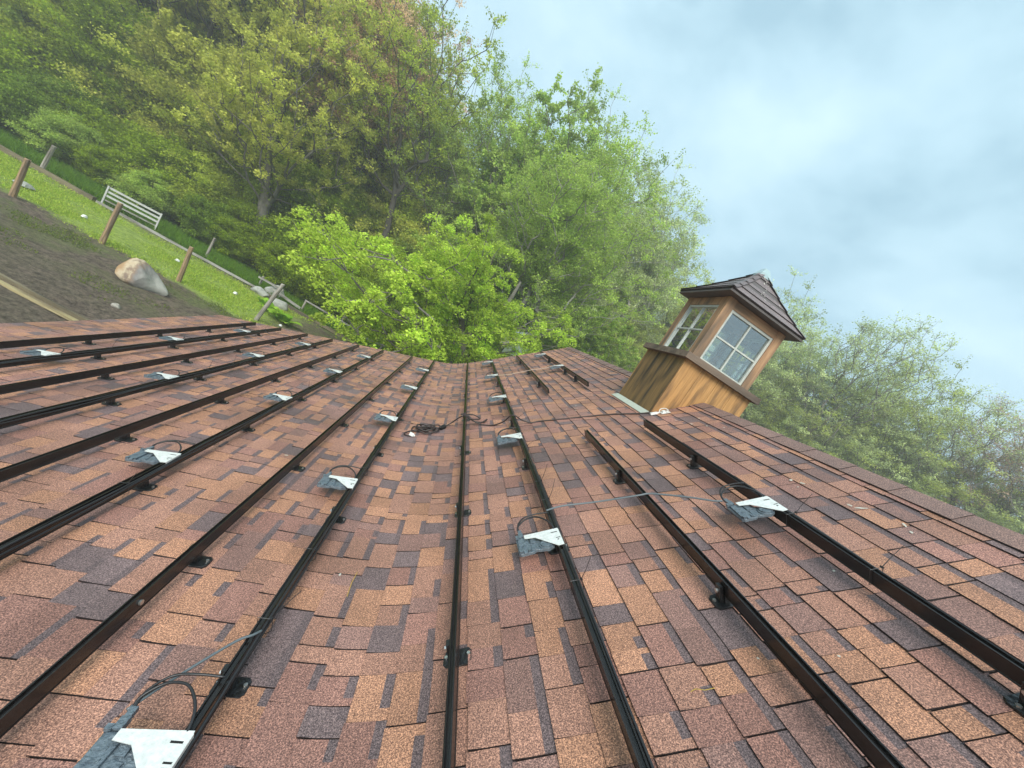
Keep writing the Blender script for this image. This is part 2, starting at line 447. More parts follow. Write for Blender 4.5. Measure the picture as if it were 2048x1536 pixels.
PAL = [((0.365, 0.188, 0.118), 0.25), ((0.312, 0.165, 0.120), 0.32), ((0.270, 0.140, 0.112), 0.18),
       ((0.235, 0.134, 0.113), 0.13), ((0.158, 0.112, 0.112), 0.12)]
DARK = (0.130, 0.094, 0.096)
EDGE = (0.030, 0.022, 0.022)  # edge faces near black: shadow of course thickness put into colour, plus tab joints
EXPO = 0.1325
def pick():
    r = random.random(); a = 0
    for c, w_ in PAL:
        a += w_
        if r <= a: break
    k = random.uniform(0.86, 1.14)
    return tuple(v * k for v in c)

def shingle_geo(mb, k, y0, y1, th, gap0, gap1, base, band):
    """one tab of course k; band = (from, to) share of its width that carries the dark printed granule band"""
    s0 = k * EXPO; s1 = min(s0 + EXPO + 0.012, STOT)
    y0 += gap0; y1 -= gap1
    fr = (0.0, 0.36, 0.68, 1.0)
    ycuts = [0.0, 1.0]
    if band:
        ycuts = sorted(set([0.0, band[0], band[1], 1.0]))
    jit = random.uniform(-0.0035, 0.0035)
    P = {}
    def pt(fi, yi, low):
        s = s0 + (s1 - s0) * fr[fi] + (jit if fi == 0 else 0)
        x = xs_of(max(0, min(STOT, s)))
        n = 0.0 if low else (th * (1 - fr[fi]) + 0.0015 + (lift if fi == 0 else 0))
        return surf(x, y0 + (y1 - y0) * ycuts[yi] + JY[fi][yi], n - (0.003 if low else 0))
    ny = len(ycuts)
    lift = random.choice((0, 0, 0.0006, 0.0014))
    JY = [[random.uniform(-.0016, .0016) if 0 < a_ < ny - 1 else 0 for a_ in range(ny)] for _ in range(4)]
    jy0, jy1 = random.uniform(0, .0022), random.uniform(0, .0022)
    JY[0][0] += jy0; JY[0][-1] -= jy1
    for fi in range(3):
        for yi in range(ny - 1):
            dark = band and fi == 2 and ycuts[yi] >= band[0] - 1e-6 and ycuts[yi + 1] <= band[1] + 1e-6
            mb.col = tuple(v * 1.0 for v in (DARK if dark else base))
            mb.add([pt(fi, yi, 0), pt(fi + 1, yi, 0), pt(fi + 1, yi + 1, 0), pt(fi, yi + 1, 0)], [(0, 3, 2, 1)])
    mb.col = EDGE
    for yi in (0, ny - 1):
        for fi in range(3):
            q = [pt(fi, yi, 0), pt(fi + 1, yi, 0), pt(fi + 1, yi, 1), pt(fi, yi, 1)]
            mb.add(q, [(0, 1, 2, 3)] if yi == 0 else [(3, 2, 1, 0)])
    for yi in range(ny - 1):
        mb.add([pt(0, yi, 0), pt(0, yi + 1, 0), pt(0, yi + 1, 1), pt(0, yi, 1)], [(3, 2, 1, 0)])

def project(p):
    d = p - Vector((0, 0, CAMZ)); zf = d.dot(fwd)
    if zf < 0.05: return None
    return 512 + 384.5 * d.dot(right) / zf, 384 - 384.5 * d.dot(up) / zf

cells = []
ncourse = int(math.ceil(STOT / EXPO))
for k in range(ncourse):
    y = Y0 - random.uniform(0, 0.2)
    while y < Y1:
        wd = random.choice((0.08, 0.10, 0.12, 0.13, 0.145, 0.16, 0.175, 0.20)) * random.uniform(0.85, 1.12)
        a = max(y, Y0 - 0.015); b = min(y + wd, Y1 + 0.02)
        if b - a > 0.03: cells.append((k, a, b))
        y += wd
def area(c):
    k, a, b = c
    q = []
    for s, yy in ((k, a), (k + 1, a), (k + 1, b), (k, b)):
        pr = project(surf(xs_of(min(s * EXPO, STOT)), yy))
        if pr is None: return 0
        q.append(pr)
    cx = sum(p[0] for p in q) / 4; cy = sum(p[1] for p in q) / 4
    if not (-5 < cx < 1029 and -5 < cy < 773): return 0
    return abs(sum(q[i][0] * q[(i + 1) % 4][1] - q[(i + 1) % 4][0] * q[i][1] for i in range(4))) / 2
order = sorted(range(len(cells)), key=lambda i: -area(cells[i]))
single = set(order[:290])
allmb = MB()
prevc = None; prev_gap = 0
for i, (k, a, b) in enumerate(cells):
    base = pick()
    th = random.choice((0.0055, 0.008))
    band = None
    r = random.random()
    if r < 0.26: band = (0.0, 1.0)
    elif r < 0.46: band = (0.0, random.uniform(0.4, 0.8))
    elif r < 0.60: band = (random.uniform(0.2, 0.6), 1.0)
    g0 = prev_gap
    g1 = random.choice((0.0004, 0.0004, 0.0022, 0.003))
    prev_gap = g1
    tgt = MB() if i in single else allmb
    shingle_geo(tgt, k, a, b, th, g0, g1, base, band)
    if i in single:
        tgt.build('shingle', M_sh, roof, color=True)
tag(allmb.build('shingles', M_sh, roof, color=True), kind='stuff')

# far slope skin (out of the photograph's sight) and its shingle tabs
mb = MB(); zr = zprof(XRDG)
for k in range(30):
    u0, u1 = 0.1 + k * 0.13, 0.1 + k * 0.13 + 0.14
    c_, s_ = 0.768, 0.640
    y = Y0
    while y < Y1:
        wd = random.uniform(0.15, 0.4); b = min(y + wd, Y1)
        mb.col = pick()
        mb.add([(XRDG + u0 * c_, y, zr - u0 * s_ + 0.002), (XRDG + u1 * c_, y, zr - u1 * s_ + 0.011),
                (XRDG + u1 * c_, b - 0.003, zr - u1 * s_ + 0.011), (XRDG + u0 * c_, b - 0.003, zr - u0 * s_ + 0.002)], [(0, 1, 2, 3)])
        y = b
tag(mb.build('far_slope_shingles', M_sh, roof, color=True), kind='stuff')

# ridge caps: short bent pieces lapping along the ridge
y = Y0
while y < Y1:
    if not (3.56 < y + 0.14 < 4.47):
        mb = MB(); k = random.uniform(0.85, 1.1)
        mb.col = (0.215 * k, 0.135 * k, 0.115 * k)
        yb = min(y + 0.30, Y1 + 0.02)
        if y < 3.59 < yb: yb = 3.585
        if y < 4.45 < yb: y = 4.455
        d = 0.8333; L_ = math.hypot(1, d)
        def cp(u, n, yy):
            if u < 0: return surf(XRDG, yy, n, u)
            return Vector((XRDG + d / L_ * n + u / L_, yy, zr + n / L_ - u * d / L_))
        sec = [(-0.135, 0.0), (-0.135, 0.013), (-0.05, 0.014), (-0.012, 0.013), (0.012, 0.013), (0.05, 0.014), (0.135, 0.013), (0.135, 0.0)]
        for q in range(len(sec) - 1):
            (ua, na), (ub, nb) = sec[q], sec[q + 1]
            lift = 0.005
            edge = q in (0, len(sec) - 2)
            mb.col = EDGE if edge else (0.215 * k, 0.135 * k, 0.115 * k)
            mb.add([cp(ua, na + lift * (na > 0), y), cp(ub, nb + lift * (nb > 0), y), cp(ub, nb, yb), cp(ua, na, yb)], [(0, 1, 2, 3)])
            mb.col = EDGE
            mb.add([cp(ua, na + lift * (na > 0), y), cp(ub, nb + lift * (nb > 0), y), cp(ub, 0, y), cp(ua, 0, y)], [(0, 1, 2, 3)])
        mb.build('ridge_cap', M_sh, roof, color=True)
    y += 0.285

# rake boards, eave fascia and walls
def rake(y0, y1, name='rake_board'):
    mb = MB()
    pr = [(x, zprof(x)) for x in np.linspace(XE, XRDG, 40)] + [(XRDG + k, zr - 0.8333 * k) for k in (1.0, 3.2)]
    for i in range(len(pr) - 1):
        (xa, za), (xb, zb) = pr[i], pr[i + 1]
        vs = [(xa, y0, za - 0.012), (xb, y0, zb - 0.012), (xb, y0, zb - 0.17), (xa, y0, za - 0.17),
              (xa, y1, za - 0.012), (xb, y1, zb - 0.012), (xb, y1, zb - 0.17), (xa, y1, za - 0.17)]
        mb.add(vs, [(0, 1, 2, 3), (7, 6, 5, 4), (0, 4, 5, 1), (3, 2, 6, 7)])
    mb.build(name, M_fascia, house)
rake(Y1 + 0.002, Y1 + 0.027); rake(Y0 - 0.027, Y0 - 0.002)
mb = MB(); mb.box(XE - 0.027, XE - 0.002, Y0, Y1, zprof(XE) - 0.17, zprof(XE) - 0.006); mb.build('eave_fascia', M_fascia, house)
mb = MB(); mb.box(XE + 0.35, XE + 0.43, Y0 + 0.3, Y1 - 0.3, -0.1, zprof(XE + 0.35) - 0.13); mb.build('wall', M_wall, house)
mb = MB(); xw = XRDG + 2.6; mb.box(xw, xw + 0.1, Y0 + 0.3, Y1 - 0.3, -0.1, zr - 0.8333 * 2.7 - 0.13); mb.build('wall', M_wall, house)
for yy in (Y1 - 0.4, Y0 + 0.3):
    mb = MB(); pr = [(XE + 0.44, -0.1)] + [(x, zprof(x) - 0.13) for x in np.linspace(XE + 0.44, XRDG, 30)] + [(xw - 0.01, zr - 0.8333 * 2.6 - 0.14), (xw - 0.01, -0.1)]
    n = len(pr)
    mb.add([(x, yy, z) for x, z in pr] + [(x, yy + 0.09, z) for x, z in pr],
           [tuple(range(n)), tuple(range(2 * n - 1, n - 1, -1))] + [(i, (i + 1) % n, n + (i + 1) % n, n + i) for i in range(n)])
    mb.build('gable_wall', M_wall, house)

# small pale droppings and bits of debris on the shingles (one part of the roof)
mb = MB()
def splat(x, y, r, ar=1.0, rot=0.0):
    r *= .75
    n = 9; vs = []
    for i in range(n):
        a = 2 * math.pi * i / n; rr = r * random.uniform(0.55, 1.2)
        du = math.cos(a) * rr * ar; dv = math.sin(a) * rr
        vs.append(surf(x, y + du * math.sin(rot) + dv * math.cos(rot), 0.0105, du * math.cos(rot) - dv * math.sin(rot)))
    mb.add(vs, [tuple(range(n - 1, -1, -1))])
for x, y, r, ar in ((2.18, 1.98, 0.012, 1.5), (2.2, 1.93, 0.009, 2.4), (2.16, 1.90, 0.008, 1), (2.24, 1.62, 0.012, 3.2), (2.22, 1.66, 0.011, 1.6),
                    (2.27, 1.45, 0.010, 2.2), (2.25, 1.40, 0.009, 1.6), (1.86, 1.28, 0.009, 1), (2.2, 3.1, 0.012, 1.5), (2.26, 3.0, 0.014, 1),
                    (2.33, 2.9, 0.010, 1), (2.3, 3.2, 0.012, 1.3), (2.15, 3.25, 0.010, 1), (1.43, 1.0, 0.006, 1), (1.62, 0.95, 0.006, 1),
                    (-1.35, 2.6, 0.012, 1.4), (-3.4, 3.7, 0.018, 1.3), (-3.15, 3.6, 0.012, 1), (-2.9, 3.9, 0.01, 1), (-0.62, 2.95, 0.012, 1.8),
                    (0.12, 1.75, 0.007, 2), (-1.9, 5.9, 0.012, 1), (1.5, 4.0, 0.012, 1), (1.58, 4.05, 0.010, 1.6), (1.52, 4.16, 0.012, 1),
                    (1.62, 4.22, 0.012, 1.2), (1.55, 4.3, 0.010, 1), (1.68, 4.0, 0.009, 1), (1.6, 4.12, 0.009, 1)):
    splat(x, y, r, ar, random.uniform(0, 3))
tag(mb.build('bird_droppings', M_drop, roof), kind='stuff')

M_chalk = mat('yellow_chalk', (.42, .27, .05), .8)
def chalk(pts):
    mb = MB()
    for (x, y), (x2, y2) in zip(pts[:-1], pts[1:]):
        a = surf(x, y, .0098); b = surf(x2, y2, .0098); w_ = Vector((0, .0014, 0)) if abs(x - x2) > abs(y - y2) else surf(x, y, .0098, .0016) - a
        mb.add([a - w_, b - w_, b + w_, a + w_], [(0, 1, 2, 3)])
    mb.build('chalk_mark', M_chalk, roof)
chalk([(1.22, .945), (1.235, .95), (1.255, .94), (1.28, .94)])
chalk([(.19, 1.61), (.185, 1.70), (.19, 1.78)])

# ================================================================== RAILS
RAILS = dict(L1=-3.52, L2=-3.057, L3=-2.563, L4=-2.088, L5=-1.577, L6=-1.095, L7=-.514, L8=-.074, C=.565, R1=.958, R2=1.40, R3=1.816)
def rail_frame(x):
    """base point and axes of the rail whose top edge is at cross-section position x"""
    d = 0.3333 if x < 0.374 else 0.8333
    L_ = math.hypot(1, d)
    z = CAMZ + ((-1.397 + .3333 * x) if x < 0.374 else (-1.557 + .8333 * x))
    U = Vector((1 / L_, 0, d / L_)); N = Vector((-d / L_, 0, 1 / L_))
    base = Vector((x, 0, z)) - N * 0.11
    return base, U, N
SEC = [(-.014, .050), (.014, .050), (.014, .054), (.012, .057), (.012, .11), (.007, .11), (.006, .099), (-.006, .099),
       (-.007, .11), (-.012, .11), (-.012, .057), (-.014, .054)]
def make_rail(key, ya, yb, feet, label):
    x = RAILS[key]; base, U, N = rail_frame(x)
    r = thing('mounting_rail', label, 'mounting rail', (0, 0, 0), 0, 'black mounting rails laid along the roof')
    mb = MB(); n = len(SEC)
    joint = [ya]
    yy = ya
    while yy < yb: 
        yy = min(yy + 1.1, yb); joint.append(yy)
    vs = []
    for yj in joint:
        vs += [base + U * u + N * v + Vector((0, yj, 0)) + N * random.uniform(-.0012, .0012) for u, v in SEC]
    fs = [tuple(range(n)), tuple(range(len(vs) - 1, len(vs) - n - 1, -1))]
    for j in range(len(joint) - 1):
        for i in range(n):
            k = (i + 1) % n
            fs.append((j * n + i, (j + 1) * n + i, (j + 1) * n + k, j * n + k))
    mb.add(vs, fs); mb.build('rail_extrusion', M_rail, r)
    for y in feet: make_foot(r, base, U, N, y)
    return r
def make_foot(rail, base, U, N, y, side=-1):
    b0 = base + Vector((0, y, 0))
    def T(v): return b0 + U * v.x * .86 + Vector((0, v.y * .86, 0)) + N * v.z
    mb = MB()
    mb.prism([(-.064, -.026), (-.05, -.042), (.05, -.042), (.064, -.026), (.064, .026), (.05, .042), (-.05, .042), (-.064, .026)], .004, .014, T=T, bev=0.002)
    if side < 0: q = [(-.036, -.016), (-.018, -.016), (-.018, .016), (-.036, .016)]
    else: q = [(.018, -.016), (.036, -.016), (.036, .016), (.018, .016)]
    mb.prism(q, .0145, .088, T=T)
    mb.box(-.014, .014, -.02, .02, .0146, .0498, T=T)
    f = mb.build('mounting_foot', M_foot, rail)
    for bx in (-.05, .05):
        b = MB(); b.prism([(bx + .008 * math.cos(a), .006 + .008 * math.sin(a)) for a in np.linspace(0, 2 * math.pi, 7)[:-1]], .0143, .021, T=T); b.build('bolt', M_bolt, f)
    b = MB(); b.tube([T(Vector((side * .036, 0, .066))), T(Vector((side * .046, 0, .066)))], 0.008, 6)
    b.build('bolt', M_bolt, f)

YE = 8.4
def seq(a, n=99, end=YE - 0.1): 
    return [a + 1.045 * i for i in range(n) if a + 1.045 * i < end]
make_rail('L1', -1.5, YE, seq(0.73), 'black mounting rail closest to the low eave at the left')
make_rail('L2', -1.5, YE, seq(0.26), 'second black mounting rail up from the low eave')
make_rail('L3', -1.5, YE, seq(0.76), 'third black mounting rail up from the low eave')
make_rail('L4', -1.5, YE, seq(0.20), 'fourth black mounting rail up from the low eave')
make_rail('L5', -1.5, YE, seq(0.69), 'fifth black mounting rail up from the low eave')
make_rail('L6', -1.5, YE, seq(0.16), 'sixth black mounting rail up from the low eave')
make_rail('L7', -1.5, YE, seq(0.68), 'black mounting rail second to the left of the swept valley')
_r7 = [o for o in C.objects if o.get('label', '').startswith('black mounting rail second to the left')][0]
_b, _u, _n = rail_frame(RAILS['L7'])
mb = MB(); _p = _b + _u * .0122 + _n * .084 + Vector((0, 1.39, 0))
mb.tube([_p, _p + _u * .007], .010, 8); mb.build('bolt', M_bolt, _r7)
make_rail('L8', -1.5, 8.65, seq(0.12), 'black mounting rail just left of the swept valley')
make_rail('C', -1.5, 8.6, seq(0.20), 'black mounting rail at the valley, running nearly straight down the middle')
make_rail('R1', -1.5, 8.5, seq(0.72), 'lowest black mounting rail on the steep slope, carrying a line of microinverters')
make_rail('R2', -0.8, 3.15, [0.2, 1.25, 2.34], 'near black mounting rail in the middle of the steep slope')
make_rail('R2', 4.83, 8.4, [5.47, 6.55, 7.7], 'far short mounting rail in the middle of the steep slope, beyond the cord')
make_rail('R3', -0.8, 3.15, [0.71, 2.36], 'near thick-looking black mounting rail next to the ridge, in front of the cupola')
make_rail('R3', 4.85, 8.4, [5.45, 6.1, 7.4], 'far short mounting rail next to the ridge, left of the cupola')

# ================================================================== MICROINVERTERS
def smooth_path(pts, m=6):
    pts = [Vector(p) for p in pts]; o_ = []
    for i in range(len(pts) - 1):
        p0 = pts[max(i - 1, 0)]; p1 = pts[i]; p2 = pts[i + 1]; p3 = pts[min(i + 2, len(pts) - 1)]
        for j in range(m):
            t = j / m
            o_.append(0.5 * ((2 * p1) + (p2 - p0) * t + (2 * p0 - 5 * p1 + 4 * p2 - p3) * t * t + (3 * p1 - p0 - 3 * p2 + p3) * t ** 3))
    o_.append(pts[-1]); return o_
def circ(cx, cy, r, n=16): return [(cx + r * math.cos(2 * math.pi * i / n), cy + r * math.sin(2 * math.pi * i / n)) for i in range(n)]
def inv_meshes():
    b = MB()
    hull = [(-.262, -.085), (-.250, -.098), (-.165, -.092), (-.15, -.075), (-.118, -.083), (-.07, -.096), (-.03, -.07), (-.022, -.03), (-.04, .0), (-.10, .03), (-.14, .085), (-.225, .098), (-.262, .085)]
    Z = lambda v: Vector((v.x * .78 - .004, v.y * .68 + .030, .1108 - (.104 - v.z) * .58))
    b.prism(hull, .052, .074, bev=0.003, T=Z)
    b.prism([(-.258, -.07), (-.215, -.085), (-.19, -.07), (-.185, .05), (-.2, .08), (-.25, .075)], .0742, .090, bev=0.002, T=Z)
    b.prism([(-.18, -.08), (-.135, -.07), (-.13, -.02), (-.17, -.01)], .0742, .083, bev=0.001, T=Z)
    b.prism([(-.175, .0), (-.14, .0), (-.14, .05), (-.175, .06)], .0742, .087, bev=0.001, T=Z)
    for (x0, x1, y0, y1, h) in ((-.255, -.235, -.095, -.075, .098), (-.228, -.205, -.1, -.08, .088), (-.262, -.24, .08, .102, .100), (-.232, -.215, .085, .11, .092),
                                (-.20, -.188, -.09, -.06, .094), (-.165, -.155, .06, .085, .096), (-.25, -.2, -.03, -.015, .093), (-.245, -.205, .01, .022, .094)):
        b.box(x0, x1, y0, y1, .0741, h, T=Z)
    body = b.mesh('inverter_body', M_inv)
    d = MB(); d.prism(circ(-.075, -.045, .050, 20), .0745, .084, bev=.002, T=Z); d.prism(circ(-.075, -.045, .040, 20), .0842, .096, bev=.002, T=Z)
    disc = d.mesh('round_cap', M_inv)
    k = MB()
    k.prism([(-.165, .056), (-.112, .048), (-.012, -.050), (.016, -.046), (.016, .092), (-.165, .084)], .1115, .1140)
    k.box(.0162, .018, -.045, .085, .100, .1138)
    brk = k.mesh('bracket', M_brk)
    slot = []
    for q in ((-.026, .006, .058, .064), (-.010, .012, .010, .015), (-.006, .002, -.006, .001)):
        s = MB(); s.box(*q, .1141, .1146); slot.append(s.mesh('slot', M_slot))
    c = MB()
    c.box(-.192, -.168, .088, .122, .088, .107); c.box(-.189, -.171, .122, .150, .090, .105)
    conn = c.mesh('connector', M_inv)
    l = MB()
    l.tube(smooth_path([(-.187, .148, .097), (-.183, .175, .110), (-.14, .205, .125), (-.08, .20, .135), (-.035, .165, .13), (-.008, .12, .12), (.0, .06, .10)]), .0045, 6)
    l.tube(smooth_path([(-.184, .148, .097), (-.18, .19, .112), (-.14, .232, .122), (-.07, .242, .125), (.0, .25, .115)]), .004, 6)
    loop = l.mesh('lead_cable', M_cable, smooth=True)
    return body, disc, brk, slot, conn, loop
IM = inv_meshes()
def make_inverter(key, y, label):
    base, U, N = rail_frame(RAILS[key])
    t = thing('microinverter', label, 'microinverter', (0, 0, 0), 0, 'microinverters hung on the rails')
    Mx = Matrix((U, Vector((0, 1, 0)), N)).transposed().to_4x4()
    t.matrix_world = Matrix.Translation(base + Vector((0, y, 0))) @ Mx @ Matrix.Rotation(random.uniform(-.05, .05), 4, 'Z')
    b = link('inverter_body', IM[0], t); link('round_cap', IM[1], b); link('connector', IM[4], b)
    k = link('bracket', IM[2], t); [link('slot', q, k) for q in IM[3]]
    link('lead_cable', IM[5], t)
    return t
RN = dict(L2='second rail up from the eave', L4='fourth rail up from the eave', L6='sixth rail up from the eave', L8='rail just left of the valley',
          R1='lowest rail of the steep slope', R3='rail next to the ridge')
for key, ys in dict(L2=[3.95, 5.55, 7.18], L4=[3.95, 5.55, 7.15], L6=[2.42, 3.97, 5.57, 7.17], L8=[.86, 2.47, 3.97, 5.52, 7.08],
                    R1=[1.70, 3.25, 4.8, 6.37, 7.95], R3=[1.63, 6.3, 7.88]).items():
    n = len(ys)
    for i, y in enumerate(ys):
        o_ = ['nearest', 'second nearest', 'third nearest', 'fourth nearest', 'fifth nearest'][i]
        if i == n - 1: o_ = 'farthest'
        extra = ''
        if key == 'L8' and i == 0: extra = ', bottom left'
        if key == 'R3' and i == 0: extra = ', before the cupola'
        make_inverter(key, y, 'microinverter with pale bracket, %s on the %s%s' % (o_, RN[key], extra))

# ================================================================== CABLES ON THE RAILS
def rail_cable(key, ya, yb, ties, label, off=(.017, .096), two=True):
    base, U, N = rail_frame(RAILS[key])
    t = thing('rail_cable', label, 'cable', (0, 0, 0), 0, 'cables strapped along the rails')
    n = int((yb - ya) / .16)
    def path(ph, amp, ou, on):
        o_ = []
        for i in range(n + 1):
            y = ya + (yb - ya) * i / n
            a = math.sin(y * 2.9 + ph) * .5 + math.sin(y * 1.3 + ph * 2) * .5
            o_.append(base + U * (ou + amp * a) + N * (on + .006 * math.sin(y * 5 + ph) + .004) + Vector((0, y, 0)))
        return smooth_path(o_, 2)
    mb = MB(); mb.tube(path(0.3, .003, off[0] + .002, off[1]), .0055, 6); mb.build('cable', M_cable, t, smooth=True)
    if two:
        mb = MB(); mb.tube(path(2.1, .004, off[0] + .008, off[1] - .012), .0045, 6); mb.build('cable', M_cable, t, smooth=True)
    for y, dx, dy in ties:
        mb = MB()
        p = base + Vector((0, y, 0))
        pts = [p + U * a + N * b for a, b in ((-.019, .08), (-.019, .113), (.034, .113), (.036, .06), (.015, .045), (-.02, .046), (-.019, .08))]
        mb.tube(pts, .0016, 4)
        q = p + U * .03 + N * .113
        mb.box(q.x - .004, q.x + .004, q.y - .005, q.y + .005, q.z - .003, q.z + .005)
        mb.tube(smooth_path([q, q + Vector((dx * .3, dy * .2, .05)), q + Vector((dx, dy, .115))], 3), .0019, 4, r1=.0012)
        mb.build('cable_tie', M_cable, t)
def T_(ys): return [(y, random.uniform(-.03, .05), random.uniform(-.05, .05)) for y in ys]
rail_cable('L2', -1.2, 8.2, T_([4.55, 6.1, 7.7]), 'black cables strapped along the second rail up from the eave')
rail_cable('L4', -1.2, 8.2, T_([4.45, 4.9, 6.2, 7.6]), 'black cables strapped along the fourth rail up from the eave')
rail_cable('L6', -1.2, 8.2, T_([2.1, 2.85, 4.4, 6.1, 7.6]), 'black cables strapped along the sixth rail up from the eave')
rail_cable('L8', -1.2, 8.2, T_([1.35, 1.78, 2.75, 4.3, 5.9]), 'black cables strapped along the rail left of the valley')
rail_cable('R1', 0.2, 8.2, T_([1.4, 2.1, 2.35, 3.0, 3.75, 5.1]), 'black cables strapped along the lowest rail of the steep slope')
rail_cable('R3', -0.6, 2.0, T_([1.15, 1.55]), 'single cable tied on the near rail next to the ridge', two=False)

def sp(x, y, n): return surf(x, y, n)
def loose(name, pts, r, m, label, cat='cable'):
    mb = MB(); mb.tube(smooth_path(pts, 6), r, 7)
    return tag(mb.build(name, m, None, smooth=True), label, cat)
loose('jumper_cable', [sp(1.02, 1.97, .116), sp(1.1, 2.0, .108), sp(1.25, 1.99, .10), sp(1.43, 1.95, .116), sp(1.49, 1.94, .117), sp(1.62, 1.85, .11), sp(1.70, 1.79, .10), sp(1.735, 1.775, .098)],
      .0052, M_cableg, 'grey cable crossing the steep slope between the two nearest inverters')
loose('jumper_cable', [sp(1.03, 6.3, .118), sp(1.2, 6.3, .10), sp(1.475, 6.3, .118), sp(1.65, 6.35, .10), sp(1.80, 6.4, .11)],
      .005, mat('tan_wire', (.42, .33, .26), .5), 'thin tan wire crossing the far steep slope between two rails')
loose('jumper_cable', [sp(-.02, 1.30, .105), sp(-.035, 1.27, .114), sp(-.07, 1.24, .115), sp(-.13, 1.16, .108), sp(-.19, 1.07, .100), sp(-.225, 1.005, .097)],
      .0045, M_cableg, 'grey cable bowing from the left valley rail to the nearest inverter')
loose('jumper_cable', [sp(-3.02, 7.75, .11), sp(-2.9, 7.7, .06), sp(-2.53, 7.6, .115), sp(-2.4, 7.5, .05), sp(-2.05, 7.45, .11)],
      .004, M_cable, 'thin black cable linking the second and fourth far left rails')
loose('jumper_cable', [sp(-1.06, 7.5, .11), sp(-.9, 7.5, .05), sp(-.48, 7.45, .115), sp(-.3, 7.4, .05), sp(-.04, 7.35, .11)],
      .004, M_cable, 'thin black cable linking two rails near the far end left of the valley')

# extension cord: heap left of the valley rail, over two rails, up to the cupola
cord = thing('extension_cord', 'dark extension cord heaped in the valley and running up to the cupola', 'extension cord')
mb = MB()
rc = .0075
main = [sp(.42, 4.12, .02), sp(.49, 4.19, .04), sp(.56, 4.18, .09), sp(.61, 4.15, .122), sp(.665, 4.13, .120), sp(.71, 4.1, .06), sp(.77, 4.08, .015), sp(.86, 4.0, .014),
        sp(.95, 3.92, .06), sp(1.01, 3.88, .121), sp(1.05, 3.87, .120), sp(1.10, 3.87, .06), sp(1.17, 3.87, .015), sp(1.24, 3.88, .012), sp(1.4, 3.83, .012), sp(1.6, 3.78, .012), sp(1.8, 3.71, .013), sp(1.98, 3.6, .013), sp(2.09, 3.545, .014)]
mb.tube(smooth_path(main, 5), rc, 7)
mb.build('cord', M_cord, cord, smooth=True)
mb = MB()
for k in range(5):
    a0 = random.uniform(-.2, .2); rx, ry = random.uniform(.085, .125), random.uniform(.05, .11)
    cx, cy = .27 + random.uniform(-.035, .03), 4.03 + random.uniform(-.06, .06)
    pts = []
    for i in range(13):
        t = 2 * math.pi * i / 12
        px = cx + rx * math.cos(t) + a0 * .1 * math.sin(t); py = cy + ry * math.sin(t) * (1.0 if k % 2 else math.cos(t) * 1.7)
        pts.append(sp(px, py, .013 + .012 * k * .6 + .012 * abs(math.sin(2 * t))))
    mb.tube(smooth_path(pts, 3), rc, 6)
mb.build('cord_coil', M_cord, cord, smooth=True)
mb = MB(); mb.tube(smooth_path([sp(.2, 4.0, .03), sp(.13, 3.95, .02), sp(.085, 3.88, .015), (sp(.11, 3.82, .015)), sp(.16, 3.83, .02)]), rc, 6); mb.build('cord_end', M_cord, cord, smooth=True)
mb = MB(); mb.tube(smooth_path([sp(.64, 4.26, .122), sp(.60, 4.2, .13), sp(.70, 4.24, .10), sp(.76, 4.2, .05), sp(.69, 4.1, .09), sp(.64, 4.13, .122)]), rc, 6); mb.build('cord_loop', M_cord, cord, smooth=True)
mb = MB(); mb.tube(smooth_path([sp(.65, 4.14, .120), sp(.71, 4.13, .05), sp(.77, 4.15, .02), sp(.82, 4.2, .03), sp(.79, 4.12, .03)]), rc * 1.1, 6); mb.build('cord_loop', M_cord, cord, smooth=True)
mb = MB(); mb.tube([sp(.40, 4.09, .02), sp(.44, 4.15, .025)], .026, 8); mb.build('cord_wrap', M_slot, cord)
q = sp(.155, 3.83, .03)
mb = MB(); mb.box(q.x - .02, q.x + .022, q.y - .02, q.y + .02, q.z - .012, q.z + .012); mb.box(q.x + .0222, q.x + .038, q.y - .010, q.y + .010, q.z - .006, q.z + .008); mb.build('plug', M_white, cord)

# pale clip and fitting lying at the cupola corner
fit = thing('cable_fitting', 'white cord plug and metal fitting lying at the near foot of the cupola', 'fitting')
def Tf(v): return surf(2.12, 3.5, v.z + .012, v.x) + Vector((0, v.y, 0))
mb = MB(); mb.box(-.09, -.02, -.012, .014, .0, .018, T=Tf); mb.box(-.02, .0, -.006, .008, .003, .014, T=Tf); mb.build('plug', M_white, fit)
mb = MB(); mb.box(.01, .10, -.035, .03, .0, .006, T=Tf); mb.box(.03, .06, -.02, .012, .0062, .022, T=Tf); mb.build('metal_plate', M_brk, fit)
mb = MB(); mb.tube(smooth_path([Tf(Vector(p)) for p in ((.0, 0, .012), (.03, .03, .03), (.07, .02, .035), (.09, -.01, .02), (.06, -.03, .015))]), .004, 5); mb.build('wire_loop', M_brk, fit)

# ================================================================== CUPOLA
CX, CY, ZC = 2.51, 4.0, CAMZ
cup = thing('cupola', 'square wooden cupola with white-framed windows and shingled pyramid roof on the ridge', 'cupola', (0, 0, 0))
def board_box(name, x0, x1, y0, y1, z0, z1, m, parent=cup, n=3, axis='x'):
    pass
